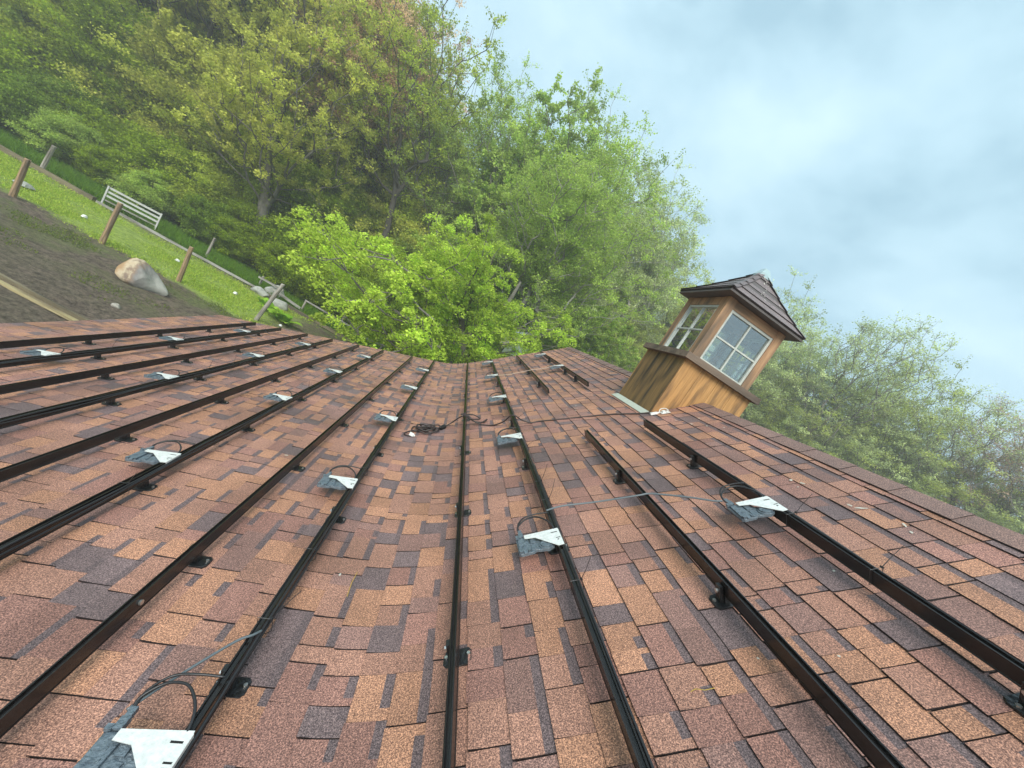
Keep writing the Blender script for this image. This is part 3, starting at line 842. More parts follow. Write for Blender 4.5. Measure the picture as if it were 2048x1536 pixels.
# base: four sides, near and left show boards; each side is a set of vertical boards
bx0, bx1, by0, by1, bz = 2.08, 2.95, 3.59, 4.44, ZC + .68
def zroof(x): return zprof(x) if x <= XRDG else zr - .8333 * (x - XRDG)
def vboard(x0, x1, y0, y1, ztop, m=None):
    mb = MB()
    zb = [zroof(x) - .03 for x in (x0, x1)]
    vs = [(x0, y0, zb[0]), (x1, y0, zb[1]), (x1, y1, zb[1]), (x0, y1, zb[0]), (x0, y0, ztop), (x1, y0, ztop), (x1, y1, ztop), (x0, y1, ztop)]
    mb.add(vs, [(0, 3, 2, 1), (4, 5, 6, 7), (0, 1, 5, 4), (1, 2, 6, 5), (2, 3, 7, 6), (3, 0, 4, 7)])
    return mb.build('base_board', m or M_cedar, cup)
nb = 4
for i in range(nb):
    g = .0018
    a = bx0 + .0 + (bx1 - bx0) * i / nb; b = bx0 + (bx1 - bx0) * (i + 1) / nb
    e1 = random.uniform(0, .0015)
    vboard(a + g * (i > 0), b - g * (i < nb - 1), by0 - e1, by0 + .022, bz)
    vboard(a + g * (i > 0), b - g * (i < nb - 1), by1 - .022, by1 + e1, bz)
for i in range(3):
    a = by0 + .0225 + (by1 - by0 - .045) * i / 3; b = by0 + .0225 + (by1 - by0 - .045) * (i + 1) / 3
    for xa in (bx0, bx1 - .022):
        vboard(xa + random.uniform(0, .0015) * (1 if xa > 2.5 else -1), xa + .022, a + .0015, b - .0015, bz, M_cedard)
# sill band
mb = MB()
z0, z1 = ZC + .68, ZC + .745
o1, o2 = .055, .03
for (a, b, c, d) in ((bx0 - o1, bx1 + o1, by0 - o1, by0 + .06), (bx0 - o1, bx1 + o1, by1 - .06, by1 + o1),
                     (bx0 - o1, bx0 + .06, by0 + .0605, by1 - .0605), (bx1 - .06, bx1 + o1, by0 + .0605, by1 - .0605)):
    m_ = MB(); m_.add([(a, c, z0), (b, c, z0), (b, d, z0), (a, d, z0), (a + .004, c + .004, z1), (b - .004, c + .004, z1), (b - .004, d - .004, z1 + .0), (a + .004, d - .004, z1)],
                      [(0, 3, 2, 1), (4, 5, 6, 7), (0, 1, 5, 4), (1, 2, 6, 5), (2, 3, 7, 6), (3, 0, 4, 7)])
    m_.build('sill', M_sill, cup)
mb = MB(); mb.box(bx0 + .05, bx1 - .05, by0 + .05, by1 - .05, z0 - .02, z0 + .015); mb.build('floor_board', M_sill, cup)
# lantern: posts, headers, windows
ux0, ux1, uy0, uy1, uz0, uz1 = 2.13, 2.89, 3.64, 4.38, z1, ZC + 1.425
pw = .095
for xa in (ux0, ux1 - pw):
    for ya in (uy0, uy1 - pw):
        mb = MB(); mb.box(xa, xa + pw, ya, ya + pw, uz0, uz1); mb.build('corner_post', M_cedar2, cup)
hz = ZC + 1.335
for ya in (uy0 + .004, uy1 - pw + .01):
    mb = MB(); mb.box(ux0 + pw, ux1 - pw, ya, ya + .08, hz, uz1 - .002); mb.build('header', M_cedarh, cup)
for xa in (ux0 + .004, ux1 - pw + .01):
    mb = MB(); mb.box(xa, xa + .08, uy0 + pw, uy1 - pw, hz, uz1 - .002); mb.build('header', M_cedar2, cup)
mb = MB(); mb.box(ux0 + .1, ux1 - .1, uy0 + .1, uy1 - .1, uz1 - .03, uz1 - .005); mb.build('ceiling_board', M_sill, cup)
def window(p0, du, L_, zlo, zhi, nrm):
    """frame, cross bars and four panes; p0 = lower start corner, du = direction along the wall, nrm = outward"""
    du = Vector(du); nrm = Vector(nrm); p0 = Vector(p0)
    def T(v): return p0 + du * v.x + nrm * v.y + Vector((0, 0, v.z))
    H = zhi - zlo; fw = .026
    f = MB()
    f.box(0, fw, -.03, .012, 0, H, T=T); f.box(L_ - fw, L_, -.03, .012, 0, H, T=T)
    f.box(fw, L_ - fw, -.03, .010, 0, fw * 1.3, T=T); f.box(fw, L_ - fw, -.03, .010, H - fw, H, T=T)
    fr = f.build('window', M_paint, cup)
    m1 = MB(); m1.box(L_ / 2 - .008, L_ / 2 + .008, -.022, .006, fw * 1.3, H - fw, T=T); m1.build('muntin', M_paint, fr)
    for (a, b) in ((fw, L_ / 2 - .008), (L_ / 2 + .008, L_ - fw)):
        m2 = MB(); m2.box(a, b, -.021, .005, H / 2 - .008, H / 2 + .008, T=T); m2.build('muntin', M_paint, fr)
        for (c, d) in ((fw * 1.3, H / 2 - .008), (H / 2 + .008, H - fw)):
            g = MB(); g.add([T(Vector(q)) for q in ((a, -.008, c), (b, -.008, c), (b, -.008, d), (a, -.008, d))], [(0, 1, 2, 3)]); g.build('pane', M_glass, fr)
zl, zh = z1 + .002, hz
window((ux0 + pw, uy0 + .022, zl), (1, 0, 0), ux1 - ux0 - 2 * pw, zl, zh, (0, -1, 0))
window((ux0 + pw, uy1 - .022, zl), (1, 0, 0), ux1 - ux0 - 2 * pw, zl, zh, (0, 1, 0))
window((ux0 + .022, uy0 + pw, zl), (0, 1, 0), uy1 - uy0 - 2 * pw, zl, zh, (-1, 0, 0))
window((ux1 - .022, uy0 + pw, zl), (0, 1, 0), uy1 - uy0 - 2 * pw, zl, zh, (1, 0, 0))
# pyramid roof, slightly flared, courses of shingle
rc0 = MB()
hx, hy = .485, .465
def rl(t):
    """t 0 at eave .. 1 apex : half width factor and height"""
    return (1 - t), ZC + 1.455 + .50 * (t * .82 + .18 * t * t)
def rpt(side, a, t, n=0.0):
    f, z = rl(t)
    X, Y = hx * f, hy * f
    if side == 0: return Vector((CX + a * X, CY - Y - n * .7, z + n))
    if side == 1: return Vector((CX + X + n * .7, CY + a * Y, z + n))
    if side == 2: return Vector((CX - a * X, CY + Y + n * .7, z + n))
    return Vector((CX - X - n * .7, CY - a * Y, z + n))
m_ = MB()
zz = ZC + 1.428
m_.add([(CX - hx, CY - hy, zz), (CX + hx, CY - hy, zz), (CX + hx, CY + hy, zz), (CX - hx, CY + hy, zz),
        (CX - hx, CY - hy, zz + .016), (CX + hx, CY - hy, zz + .016), (CX + hx, CY + hy, zz + .016), (CX - hx, CY + hy, zz + .016), (CX, CY, ZC + 1.95)],
       [(0, 3, 2, 1), (0, 1, 5, 4), (1, 2, 6, 5), (2, 3, 7, 6), (3, 0, 4, 7), (4, 5, 8), (5, 6, 8), (6, 7, 8), (7, 4, 8)])
croof = m_.build('roof', M_fascia, cup)
M_sh2 = shingle_mat('cupola_shingle')
nc = 5
for side in range(4):
    for c in range(nc):
        t0, t1 = c / nc, min(1, (c + 1.05) / nc)
        n_t = max(1, int(round((1 - t0) * 5)))
        off = random.uniform(-.12, .12)
        cuts = [-1] + [(-1 + 2 * (j + 1) / n_t + off) for j in range(n_t - 1)] + [1]
        for j in range(n_t):
            a0, a1 = cuts[j], cuts[j + 1]
            g = .006 if j else 0
            mb = MB(); k = random.uniform(.88, 1.1); mb.col = (.185 * k, .155 * k, .158 * k)
            n0 = .012
            mb.add([rpt(side, a0 + g, t0, n0), rpt(side, a1, t0, n0), rpt(side, a1, t1, .003), rpt(side, a0 + g, t1, .003)], [(0, 1, 2, 3)])
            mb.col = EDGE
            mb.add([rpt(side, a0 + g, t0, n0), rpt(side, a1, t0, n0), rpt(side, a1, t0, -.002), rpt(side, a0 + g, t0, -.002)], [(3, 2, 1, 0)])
            mb.build('shingle', M_sh2, croof, color=True)
# hip caps
for hx_, hy_ in ((-1, -1), (1, -1), (1, 1), (-1, 1)):
    for c in range(5):
        t0, t1 = c / 5, min(.99, (c + 1.04) / 5)
        def hp(t, n, s):
            f, z = rl(t)
            p = Vector((CX + hx_ * hx * f, CY + hy_ * hy * f, z + n))
            tang = Vector((-hy_ * hx, hx_ * hy, 0)).normalized()
            return p + tang * s * .035 + Vector((0, 0, -.010 if s else 0)) + Vector((hx_, hy_, 0)) * .006
        mb = MB(); k = random.uniform(.8, 1.15); mb.col = (.165 * k, .137 * k, .140 * k)
        mb.add([hp(t0, .022, -1), hp(t0, .026, 0), hp(t0, .022, 1), hp(t1, .012, 1), hp(t1, .015, 0), hp(t1, .012, -1)], [(0, 1, 4, 5), (1, 2, 3, 4)])
        mb.build('hip_cap', M_sh2, croof, color=True)
# clear cap over the tip, droppings
mb = MB()
top = Vector((CX, CY, ZC + 1.995)); kk = .17
q = [Vector((CX + sx * hx * kk, CY + sy * hy * kk, rl(1 - kk)[1] + .028)) for sx, sy in ((-1, -1), (1, -1), (1, 1), (-1, 1))]
tp = [Vector((CX + sx * .03, CY + sy * .03, ZC + 1.992)) for sx, sy in ((-1, -1), (1, -1), (1, 1), (-1, 1))]
mb.add(q + tp, [(0, 1, 5, 4), (1, 2, 6, 5), (2, 3, 7, 6), (3, 0, 4, 7), (4, 5, 6, 7)])
mb.build('clear_cap', M_film, cup)
mb = MB()
for i in range(26):
    side = 0 if random.random() < .75 else 3
    t = random.uniform(.15, .95) ** .8; a = random.gauss(-.15 if side == 0 else .6, .3)
    a = max(-.9, min(.9, a)); r = random.uniform(.003, .009)
    p = rpt(side, a, t, .0165); ex = (rpt(side, a, min(1, t + .02), .0165) - p).normalized(); ey = (rpt(side, min(1, a + .05), t, .0165) - p).normalized()
    n = 7
    mb.add([p + ex * math.cos(2 * math.pi * j / n) * r * random.uniform(.7, 2.6) + ey * math.sin(2 * math.pi * j / n) * r * random.uniform(.6, 1.1) for j in range(n)], [tuple(range(n))])
tag(mb.build('bird_droppings', M_drop, croof), kind='stuff')
# flashing at the left foot and step flashing
mb = MB()
def Tl(v): return surf(2.075, v.y, v.z + .011, v.x)
for i in range(3):
    a = 3.60 + i * .28; mb = MB(); mb.box(-.085, .0, a, a + .276, 0, .004 + .001 * i, T=Tl); mb.build('flashing', M_flash, cup)

# ================================================================== FENCES, BOULDERS AND SMALL YARD THINGS
def post(name, x, y, h, r, m, label, lean=(0, 0), group=None, top=.9):
    mb = MB()
    n = 8; rings = 6; vs = []
    for i in range(rings):
        t = i / (rings - 1); rr = r * (1.08 - .16 * t)
        cx, cy = lean[0] * t, lean[1] * t
        for k in range(n):
            a = 2 * math.pi * k / n + .3
            q = rr * random.uniform(.92, 1.06)
            vs.append((cx + q * math.cos(a), cy + q * math.sin(a), -.25 + (h + .25) * t + (.02 * math.sin(k * 2) if i == rings - 1 else 0)))
    vs.append((lean[0], lean[1], h + .02))
    fs = [tuple(range(n - 1, -1, -1))] + [(i * n + k, i * n + (k + 1) % n, (i + 1) * n + (k + 1) % n, (i + 1) * n + k) for i in range(rings - 1) for k in range(n)]
    fs += [((rings - 1) * n + k, (rings - 1) * n + (k + 1) % n, rings * n) for k in range(n)]
    mb.add(vs, fs)
    o = mb.build(name, m, None, smooth=False); o.location = (x, y, 0)
    return tag(o, label, 'post' if 'post' in name else 'stake', group)
G1 = 'wooden posts along the near edge of the grass strip'
post('fence_post', -14.38, 15.11, 1.36, .085, M_post, 'round brown fence post at the far left, beside the dark grey scrap', (.02, 0), G1)
post('fence_post', -11.91, 15.48, 1.52, .085, M_post, 'round brown fence post standing in front of the pale gate', (.03, 0), G1)
post('fence_post', -9.43, 15.68, 1.36, .08, M_post, 'slim orange-brown fence post above the boulder', (-.1, .0), G1)
post('fence_post', -6.79, 16.04, 1.75, .075, M_greyv, 'dark grey leaning fence post at the roof corner by the leafy plants', (.28, .1))
G2 = 'pale posts along the back edge of the grass'
post('fence_post', -18.7, 20.25, 1.25, .085, M_greyv, 'pale split post at the upper left end of the back fence', (.12, 0), G2)
post('fence_post', -12.11, 21.1, 1.10, .06, M_greyv, 'thin pale post standing right of the gate', (.0, 0), G2)
post('fence_post', -9.55, 21.2, .62, .06, M_greyv, 'short grey stub of post beside the rock pile', (.05, 0), G2)
post('fence_post', -5.22, 20.99, 1.05, .04, M_greyv, 'slim pale stake crossing the long fence rail', (-.02, 0), G2)
post('fence_post', -7.15, 20.9, .72, .055, M_greyv, 'short grey post carrying the start of the long fence rail', (0, 0), G2)
post('fence_post', -2.95, 21.3, .6, .055, M_greyv, 'short grey post at the far end of the long fence rail', (0, 0), G2)

def bar(name, p0, p1, wv, wh, m, label, cat, parent=None):
    p0, p1 = Vector(p0), Vector(p1); d = (p1 - p0); L_ = d.length; d.normalize()
    side = Vector((-d.y, d.x, 0)).normalized(); upv = side.cross(d) * -1
    if upv.z < 0: upv = -upv
    mb = MB(); n = max(2, int(L_ / .8)); vs = []
    for i in range(n + 1):
        c = d * (L_ * i / n) + side * random.uniform(-.3, .3) * wh * .3 + upv * random.uniform(-.3, .3) * wv * .3
        for a, b in ((-1, -1), (1, -1), (1, 1), (-1, 1)):
            vs.append(c + side * a * wh / 2 * random.uniform(.85, 1.1) + upv * b * wv / 2 * random.uniform(.85, 1.1))
    fs = [(3, 2, 1, 0), (n * 4, n * 4 + 1, n * 4 + 2, n * 4 + 3)] + [(i * 4 + k, i * 4 + (k + 1) % 4, (i + 1) * 4 + (k + 1) % 4, (i + 1) * 4 + k) for i in range(n) for k in range(4)]
    # keep the grain along the bar: build along local x
    ang = math.atan2(d.y, d.x); Rz = Matrix.Rotation(-ang, 3, 'Z')
    mb.add([Rz @ v for v in vs], fs)
    o = mb.build(name, m, parent); o.location = p0; o.rotation_euler = (0, 0, ang)
    if label: tag(o, label, cat)
    return o
bar('fence_rail', (-7.2, 20.9, .70), (-4.1, 20.95, .66), .07, .06, M_grey, 'long pale fence rail ending at the slim stake', 'fence rail')
bar('fence_rail', (-4.0, 21.0, .50), (-2.8, 21.3, .58), .07, .06, M_grey, 'shorter pale fence rail half hidden by maple leaves', 'fence rail')
bar('fence_rail', (-9.6, 21.0, .55), (-8.2, 20.7, .62), .09, .07, M_grey, 'grey board leaning over the rock pile', 'fence rail')
bar('fence_rail', (-8.6, 20.6, .45), (-7.2, 20.8, .22), .12, .06, M_grey, 'broken grey board to the right of the rocks', 'fence rail')
bar('ground_timber', (-26.5, 20.0, .10), (-16.4, 20.15, .09), .20, .2, M_beam, 'mossy timber edging left of the gate', 'timber edging')
bar('ground_timber', (-16.3, 20.15, .08), (-9.2, 20.6, .10), .10, .10, M_grey, 'long grey timber edging under and right of the gate', 'timber edging')
bar('ground_timber', (-9.1, 20.5, .08), (-2.4, 20.6, .08), .15, .16, M_beam, 'brown timber edging along the bare earth by the maple', 'timber edging')
bar('plank', (-12.2, 9.62, .06), (-7.0, 9.42, .06), .06, .11, M_plank, 'long mossy plank lying on the mud near the eave', 'plank')
bar('plank', (-12.2, 9.86, .05), (-7.0, 9.66, .05), .12, .08, M_beam, 'narrow dark timber lying beside the mossy plank', 'timber')

gate = thing('gate', 'small pale gate of horizontal boards behind the grass strip', 'gate', (-16.3, 20.35, .12), math.atan2(.5, 1.95))
Lg = 2.05
for i in range(4):
    mb = MB(); z = .12 + i * .19
    mb.box(0.02, Lg - .02, -.012, .012, z, z + (.085 if i else .06)); mb.build('board', M_gate if i else M_grey, gate)
for xg in (0, Lg - .06):
    mb = MB(); mb.box(xg, xg + .06, -.045, -.0125, -.2, .80); mb.build('gate_upright', M_gate, gate)

def boulder(name, loc, size, seed, m, label, rz=0, sub=4, lift=0.35, taper=0):
    r_ = np.random.default_rng(seed)
    import bmesh
    bm = bmesh.new(); bmesh.ops.create_icosphere(bm, subdivisions=sub, radius=1)
    ks = r_.normal(0, 1, (9, 3)); ph = r_.uniform(0, 6, 9); am = r_.uniform(.02, .08, 9)
    planes = [(Vector(r_.normal(0, 1, 3)).normalized(), r_.uniform(.62, .88)) for _ in range(9)] + ([(Vector((-1, -.2, .1)).normalized(), .62), (Vector((-.5, -.75, .3)).normalized(), .7)] if taper else [])
    for v in bm.verts:
        p = v.co.copy()
        for nrm, dd in planes:
            e_ = p.dot(nrm) - dd
            if e_ > 0: p -= nrm * e_ * .85
        k = 1 + sum(am[i] * math.sin(2.2 * (ks[i] @ np.array(p)) + ph[i]) for i in range(9))
        tp = 1.0 if not taper else 1.12 - .62 * max(0, min(1, (p.x + .55) / 1.5)) ** 1.3
        k2 = k + .035 * math.sin(9 * p.x + 3 * p.z + seed) * math.cos(8 * p.y + seed) + .02 * math.sin(19 * p.x + 13 * p.y) * math.sin(17 * p.z)
        v.co = Vector((p.x * size[0] * k, p.y * size[1] * k2 * tp, p.z * size[2] * k2 * tp - (taper * .16 * (p.x + .3))))
    me = bpy.data.meshes.new(name); bm.to_mesh(me); bm.free()
    me.polygons.foreach_set('use_smooth', [True] * len(me.polygons)); me.materials.append(m)
    o = link(name, me); o.location = (loc[0], loc[1], size[2] * lift); o.rotation_euler = (0, 0, rz)
    return tag(o, label, 'boulder' if size[0] > .5 else 'rock')
M_bould = mat('two_tone_granite', (0.20, 0.185, 0.165), 0.8, bump=(12, .7))
t = M_bould.node_tree; p_ = t.nodes['Principled BSDF']
tcn = t.nodes.new('ShaderNodeTexCoord'); sx_ = t.nodes.new('ShaderNodeSeparateXYZ'); t.links.new(tcn.outputs['Object'], sx_.inputs[0])
nn = t.nodes.new('ShaderNodeTexNoise'); nn.inputs['Scale'].default_value = 3; nn.inputs['Detail'].default_value = 8; nn.inputs['Roughness'].default_value = .7; t.links.new(tcn.outputs['Object'], nn.inputs['Vector'])
ad = t.nodes.new('ShaderNodeMath'); ad.operation = 'MULTIPLY_ADD'; ad.inputs[1].default_value = 1.1; t.links.new(nn.outputs[0], ad.inputs[0]); t.links.new(sx_.outputs['X'], ad.inputs[2])
rr_ = t.nodes.new('ShaderNodeValToRGB'); cr_ = rr_.color_ramp
cr_.elements[0].position = .05; cr_.elements[0].color = (.36, .23, .12, 1); cr_.elements[1].position = .95; cr_.elements[1].color = (.30, .30, .27, 1)
e_ = cr_.elements.new(.28); e_.color = (.50, .42, .29, 1); e_ = cr_.elements.new(.42); e_.color = (.24, .17, .12, 1); e_ = cr_.elements.new(.6); e_.color = (.20, .19, .18, 1)
t.links.new(ad.outputs[0], rr_.inputs[0]); t.links.new(rr_.outputs[0], p_.inputs['Base Color'])
boulder('boulder', (-8.98, 13.35), (.76, .39, .44), 5, M_bould, 'large two-tone brown and grey boulder lying on the muddy ground', rz=.15, lift=.7, taper=1, sub=5)
boulder('boulder', (-7.75, 19.75), (.46, .40, .26), 8, M_rock2, 'flat grey rock in front of the pile beside the leaning post', rz=.5)
boulder('boulder', (-8.7, 21.2), (.48, .42, .34), 12, M_rock2, 'angular grey rock at the back of the rock pile', rz=1.2, lift=.75)
boulder('rock', (-8.9, 20.2), (.4, .3, .22), 13, M_rock2, 'low grey rock at the left of the rock pile')
boulder('rock', (-5.75, 11.6), (.30, .25, .16), 14, mat('dark_clod', (.05, .035, .025), .9, bump=(12, .5)), 'dark earthy lump near the roof edge by the boulder')
boulder('rock', (-7.75, 11.2), (.10, .09, .07), 15, M_rock, 'small pale stone on the mud below the boulder')
# small white scraps on the grass
def scrap(x, y, r, label, dark=False, z=.05):
    mb = MB(); n = 10; vs = []
    for i in range(3):
        for k in range(n):
            a = 2 * math.pi * k / n; q = r * (1, .8, .3)[i] * random.uniform(.75, 1.15)
            vs.append((q * math.cos(a), q * math.sin(a), (0, .6, .9)[i] * r * (.5 if dark else 1)))
    fs = [tuple(range(n - 1, -1, -1)), tuple(2 * n + k for k in range(n))] + [(i * n + k, i * n + (k + 1) % n, (i + 1) * n + (k + 1) % n, (i + 1) * n + k) for i in range(2) for k in range(n)]
    mb.add(vs, fs); o = mb.build('scrap', M_rock2 if dark else M_white, None); o.location = (x, y, z)
    return tag(o, label, 'litter')
scrap(-15.9, 16.9, .28, 'dark grey flat scrap on the grass behind the leftmost brown post', True)
scrap(-13.95, 17.05, .10, 'white scrap on the grass between the two left brown posts')
scrap(-11.2, 18.0, .09, 'white scrap on the grass between the gate and the slim orange post')
scrap(-8.7, 17.9, .09, 'white scrap on the grass near the leafy plants')
scrap(-6.2, 16.9, .07, 'white scrap among the broad leaves of the plant by the corner post')
scrap(-4.9, 17.6, .07, 'white scrap on the bare earth right of the leafy plants')

# broad-leaved plants by the corner post
def leafy(x, y, h, n, label, seed):
    r_ = random.Random(seed); t = thing('broad_leaf_plant', label, 'plant', (x, y, 0), 0, 'broad-leaved plants by the rocks')
    for i in range(n):
        a = r_.uniform(0, 6.28); L_ = h * r_.uniform(.8, 1.25); wd = L_ * r_.uniform(.2, .28); el = r_.uniform(.5, 1.2)
        mb = MB(); vs = []; m_ = 7
        for j in range(m_ + 1):
            u = j / m_; rad = L_ * math.cos(el) * u * 1.1 + .03; zz_ = L_ * math.sin(el) * (u - .45 * u * u * u)
            w_ = wd * math.sin(math.pi * min(1, u * .93 + .05)) ** .8
            c = Vector((rad * math.cos(a), rad * math.sin(a), zz_)); s_ = Vector((-math.sin(a), math.cos(a), 0))
            vs += [c + s_ * w_ + Vector((0, 0, .25 * w_)), c, c - s_ * w_ + Vector((0, 0, .25 * w_))]
        k = r_.uniform(.8, 1.2); mb.col = (k, r_.random(), 0)
        mb.add(vs, [(3 * j + q_, 3 * j + q_ + 1, 3 * j + q_ + 4, 3 * j + q_ + 3) for j in range(m_) for q_ in (0, 1)])
        mb.build('leaf', M_hosta, t, smooth=True, color=True)
M_hosta = leaf_mat('broad_leaf', (.20, .40, .03), (.34, .52, .06), .35)
leafy(-6.45, 17.5, .75, 22, 'largest broad-leaved plant, just right of the leaning dark post', 3)
leafy(-7.3, 18.1, .6, 16, 'broad-leaved plant in front of the flat grey rock', 4)
leafy(-7.9, 18.6, .5, 14, 'small broad-leaved plant at the left of the plant clump', 5)

# ================================================================== VEGETATION
def np_mesh(name, V, F, mats, col=None, smooth=False):
    me = bpy.data.meshes.new(name)
    nv, nf, k = len(V), len(F), F.shape[1]
    me.vertices.add(nv); me.vertices.foreach_set('co', V.astype(np.float32).ravel())
    me.loops.add(nf * k); me.loops.foreach_set('vertex_index', F.astype(np.int32).ravel())
    me.polygons.add(nf); me.polygons.foreach_set('loop_start', np.arange(0, nf * k, k, dtype=np.int32))
    if smooth: me.polygons.foreach_set('use_smooth', np.ones(nf, dtype=bool))
    for m in mats: me.materials.append(m)
    if col is not None:
        a = me.color_attributes.new('Col', 'FLOAT_COLOR', 'POINT')
        cc = np.ones((nv, 4), dtype=np.float32); cc[:, :3] = col; a.data.foreach_set('color', cc.ravel())
    me.update(calc_edges=True); me.validate()
    return me

def leaves(cent, size, seed, upbias=.5, clump_of=None, nclump=1, vary=.25):
    """rhombic leaf blades at the given centres -> V, F, colour"""
    r_ = np.random.default_rng(seed); n = len(cent)
    nrm = r_.normal(0, 1, (n, 3)); nrm[:, 2] = np.abs(nrm[:, 2]) + upbias; nrm /= np.linalg.norm(nrm, axis=1)[:, None]
    t = r_.normal(0, 1, (n, 3)); t -= nrm * (t * nrm).sum(1)[:, None]; t /= np.linalg.norm(t, axis=1)[:, None]
    b = np.cross(nrm, t)
    s = size * r_.uniform(.6, 1.35, n)[:, None]
    P = np.stack([cent + t * s * .62, cent + b * s * .42 + nrm * s * .1, cent - t * s * .62, cent - b * s * .42 + nrm * s * .1], 1)
    V = P.reshape(-1, 3); F = np.arange(n * 4).reshape(n, 4)
    br = r_.uniform(1 - vary, 1 + vary, n); hu = r_.random(n)
    if clump_of is not None:
        cb = r_.uniform(.66, 1.28, nclump); ch = r_.random(nclump)
        br = br * cb[clump_of]; hu = .4 * hu + .6 * ch[clump_of]
    col = np.stack([br, hu, np.zeros(n)], 1)
    return V, F, np.repeat(col, 4, axis=0)

def tubes(segs, sides):
    """segs: list of (p0, p1, r0, r1) -> V, F (quads)"""
    P0 = np.array([s[0] for s in segs]); P1 = np.array([s[1] for s in segs]); R0 = np.array([s[2] for s in segs]); R1 = np.array([s[3] for s in segs])
    D = P1 - P0; D /= (np.linalg.norm(D, axis=1)[:, None] + 1e-9)
    A = np.where(np.abs(D[:, 2:3]) < .9, np.array([[0, 0, 1.]]), np.array([[1., 0, 0]]))
    A = A - D * (A * D).sum(1)[:, None]; A /= np.linalg.norm(A, axis=1)[:, None]; B = np.cross(D, A)
    n = len(segs); V = np.zeros((n, 2, sides, 3))
    for k in range(sides):
        a = 2 * math.pi * k / sides
        o_ = A * math.cos(a) + B * math.sin(a)
        V[:, 0, k] = P0 + o_ * R0[:, None]; V[:, 1, k] = P1 + o_ * R1[:, None]
    idx = np.arange(n * 2 * sides).reshape(n, 2, sides)
    F = np.stack([idx[:, 0, :], np.roll(idx[:, 0, :], -1, 1), np.roll(idx[:, 1, :], -1, 1), idx[:, 1, :]], -1).reshape(-1, 4)
    return V.reshape(-1, 3), F

def grow(trunk, tips, seed, r_tip=.012, upsweep=.25, trunk_r=.3, expo=.45):
    """join every tip back to the nearest limb; returns segments with radii from the number of tips they carry"""
    r_ = np.random.default_rng(seed)
    nodes = [np.array(p, float) for p in trunk]; par = [-1] + list(range(len(trunk) - 1))
    ntr = len(nodes)
    tr = np.array(trunk, float)
    d0 = np.array([np.min(np.linalg.norm(tr - t, axis=1)) for t in tips])
    N = np.zeros((len(tips) * 4 + ntr, 3)); N[:ntr] = tr; cnt = ntr; tipnode = []
    root = tr[max(1, int(len(tr) * .38))] 
    d0 = np.linalg.norm(tips - root, axis=1)
    for i in np.argsort(d0):
        t = tips[i]; Q = N[:cnt]; dv = t - Q
        dist = np.linalg.norm(dv, axis=1)
        cost = dist + .7 * np.maximum(0, .45 * dist - dv[:, 2]) + 2.2 * np.maximum(0, .9 * dist - (np.linalg.norm(t - root) - np.linalg.norm(Q - root, axis=1)))
        cost[:1] += 5
        j = int(np.argmin(cost)); L_ = dist[j]
        k = 1 if L_ < .5 else (2 if L_ < 1.5 else 3)
        last = j; p0 = N[j].copy()
        for q in range(1, k + 1):
            f = q / k; p = p0 + (t - p0) * f
            if q < k:
                p = p + r_.normal(0, .03 * L_, 3); p[2] += -L_ * upsweep * f * (1 - f) * .6
            N[cnt] = p; par.append(last); last = cnt; cnt += 1
        tipnode.append(last)
    load = np.zeros(cnt)
    for tn in tipnode: load[tn] += 1
    for i in range(cnt - 1, 0, -1):
        if par[i] >= 0: load[par[i]] += load[i]
    rad = r_tip * np.maximum(load, 1) ** expo
    rad[:ntr] = np.maximum(rad[:ntr], trunk_r * np.linspace(1, .18, ntr))
    segs = []
    for i in range(1, cnt):
        p = par[i]; r0 = min(rad[p], rad[i] * 1.5) if p >= ntr or i >= ntr else rad[p]
        segs.append((N[p], N[i], r0, rad[i]))
    return segs, N[:cnt]

def crown_tips(n, cz, rx, rz, seed, hole=.35, noise=.25, cx=0, cy=0, bottom=-1.0):
    r_ = np.random.default_rng(seed); o_ = []
    ks = r_.normal(0, 1.6, (6, 3)); ph = r_.uniform(0, 6, 6)
    while len(o_) < n:
        v = r_.normal(0, 1, 3); v /= np.linalg.norm(v)
        rad = r_.uniform(hole, 1) ** .6
        k = 1 + noise * sum(math.sin(ks[i] @ v * 1.8 + ph[i]) for i in range(6)) / 2.2
        p = v * rad * k
        if p[2] < bottom: continue
        o_.append((cx + p[0] * rx, cy + p[1] * rx, cz + p[2] * rz))
    return np.array(o_)

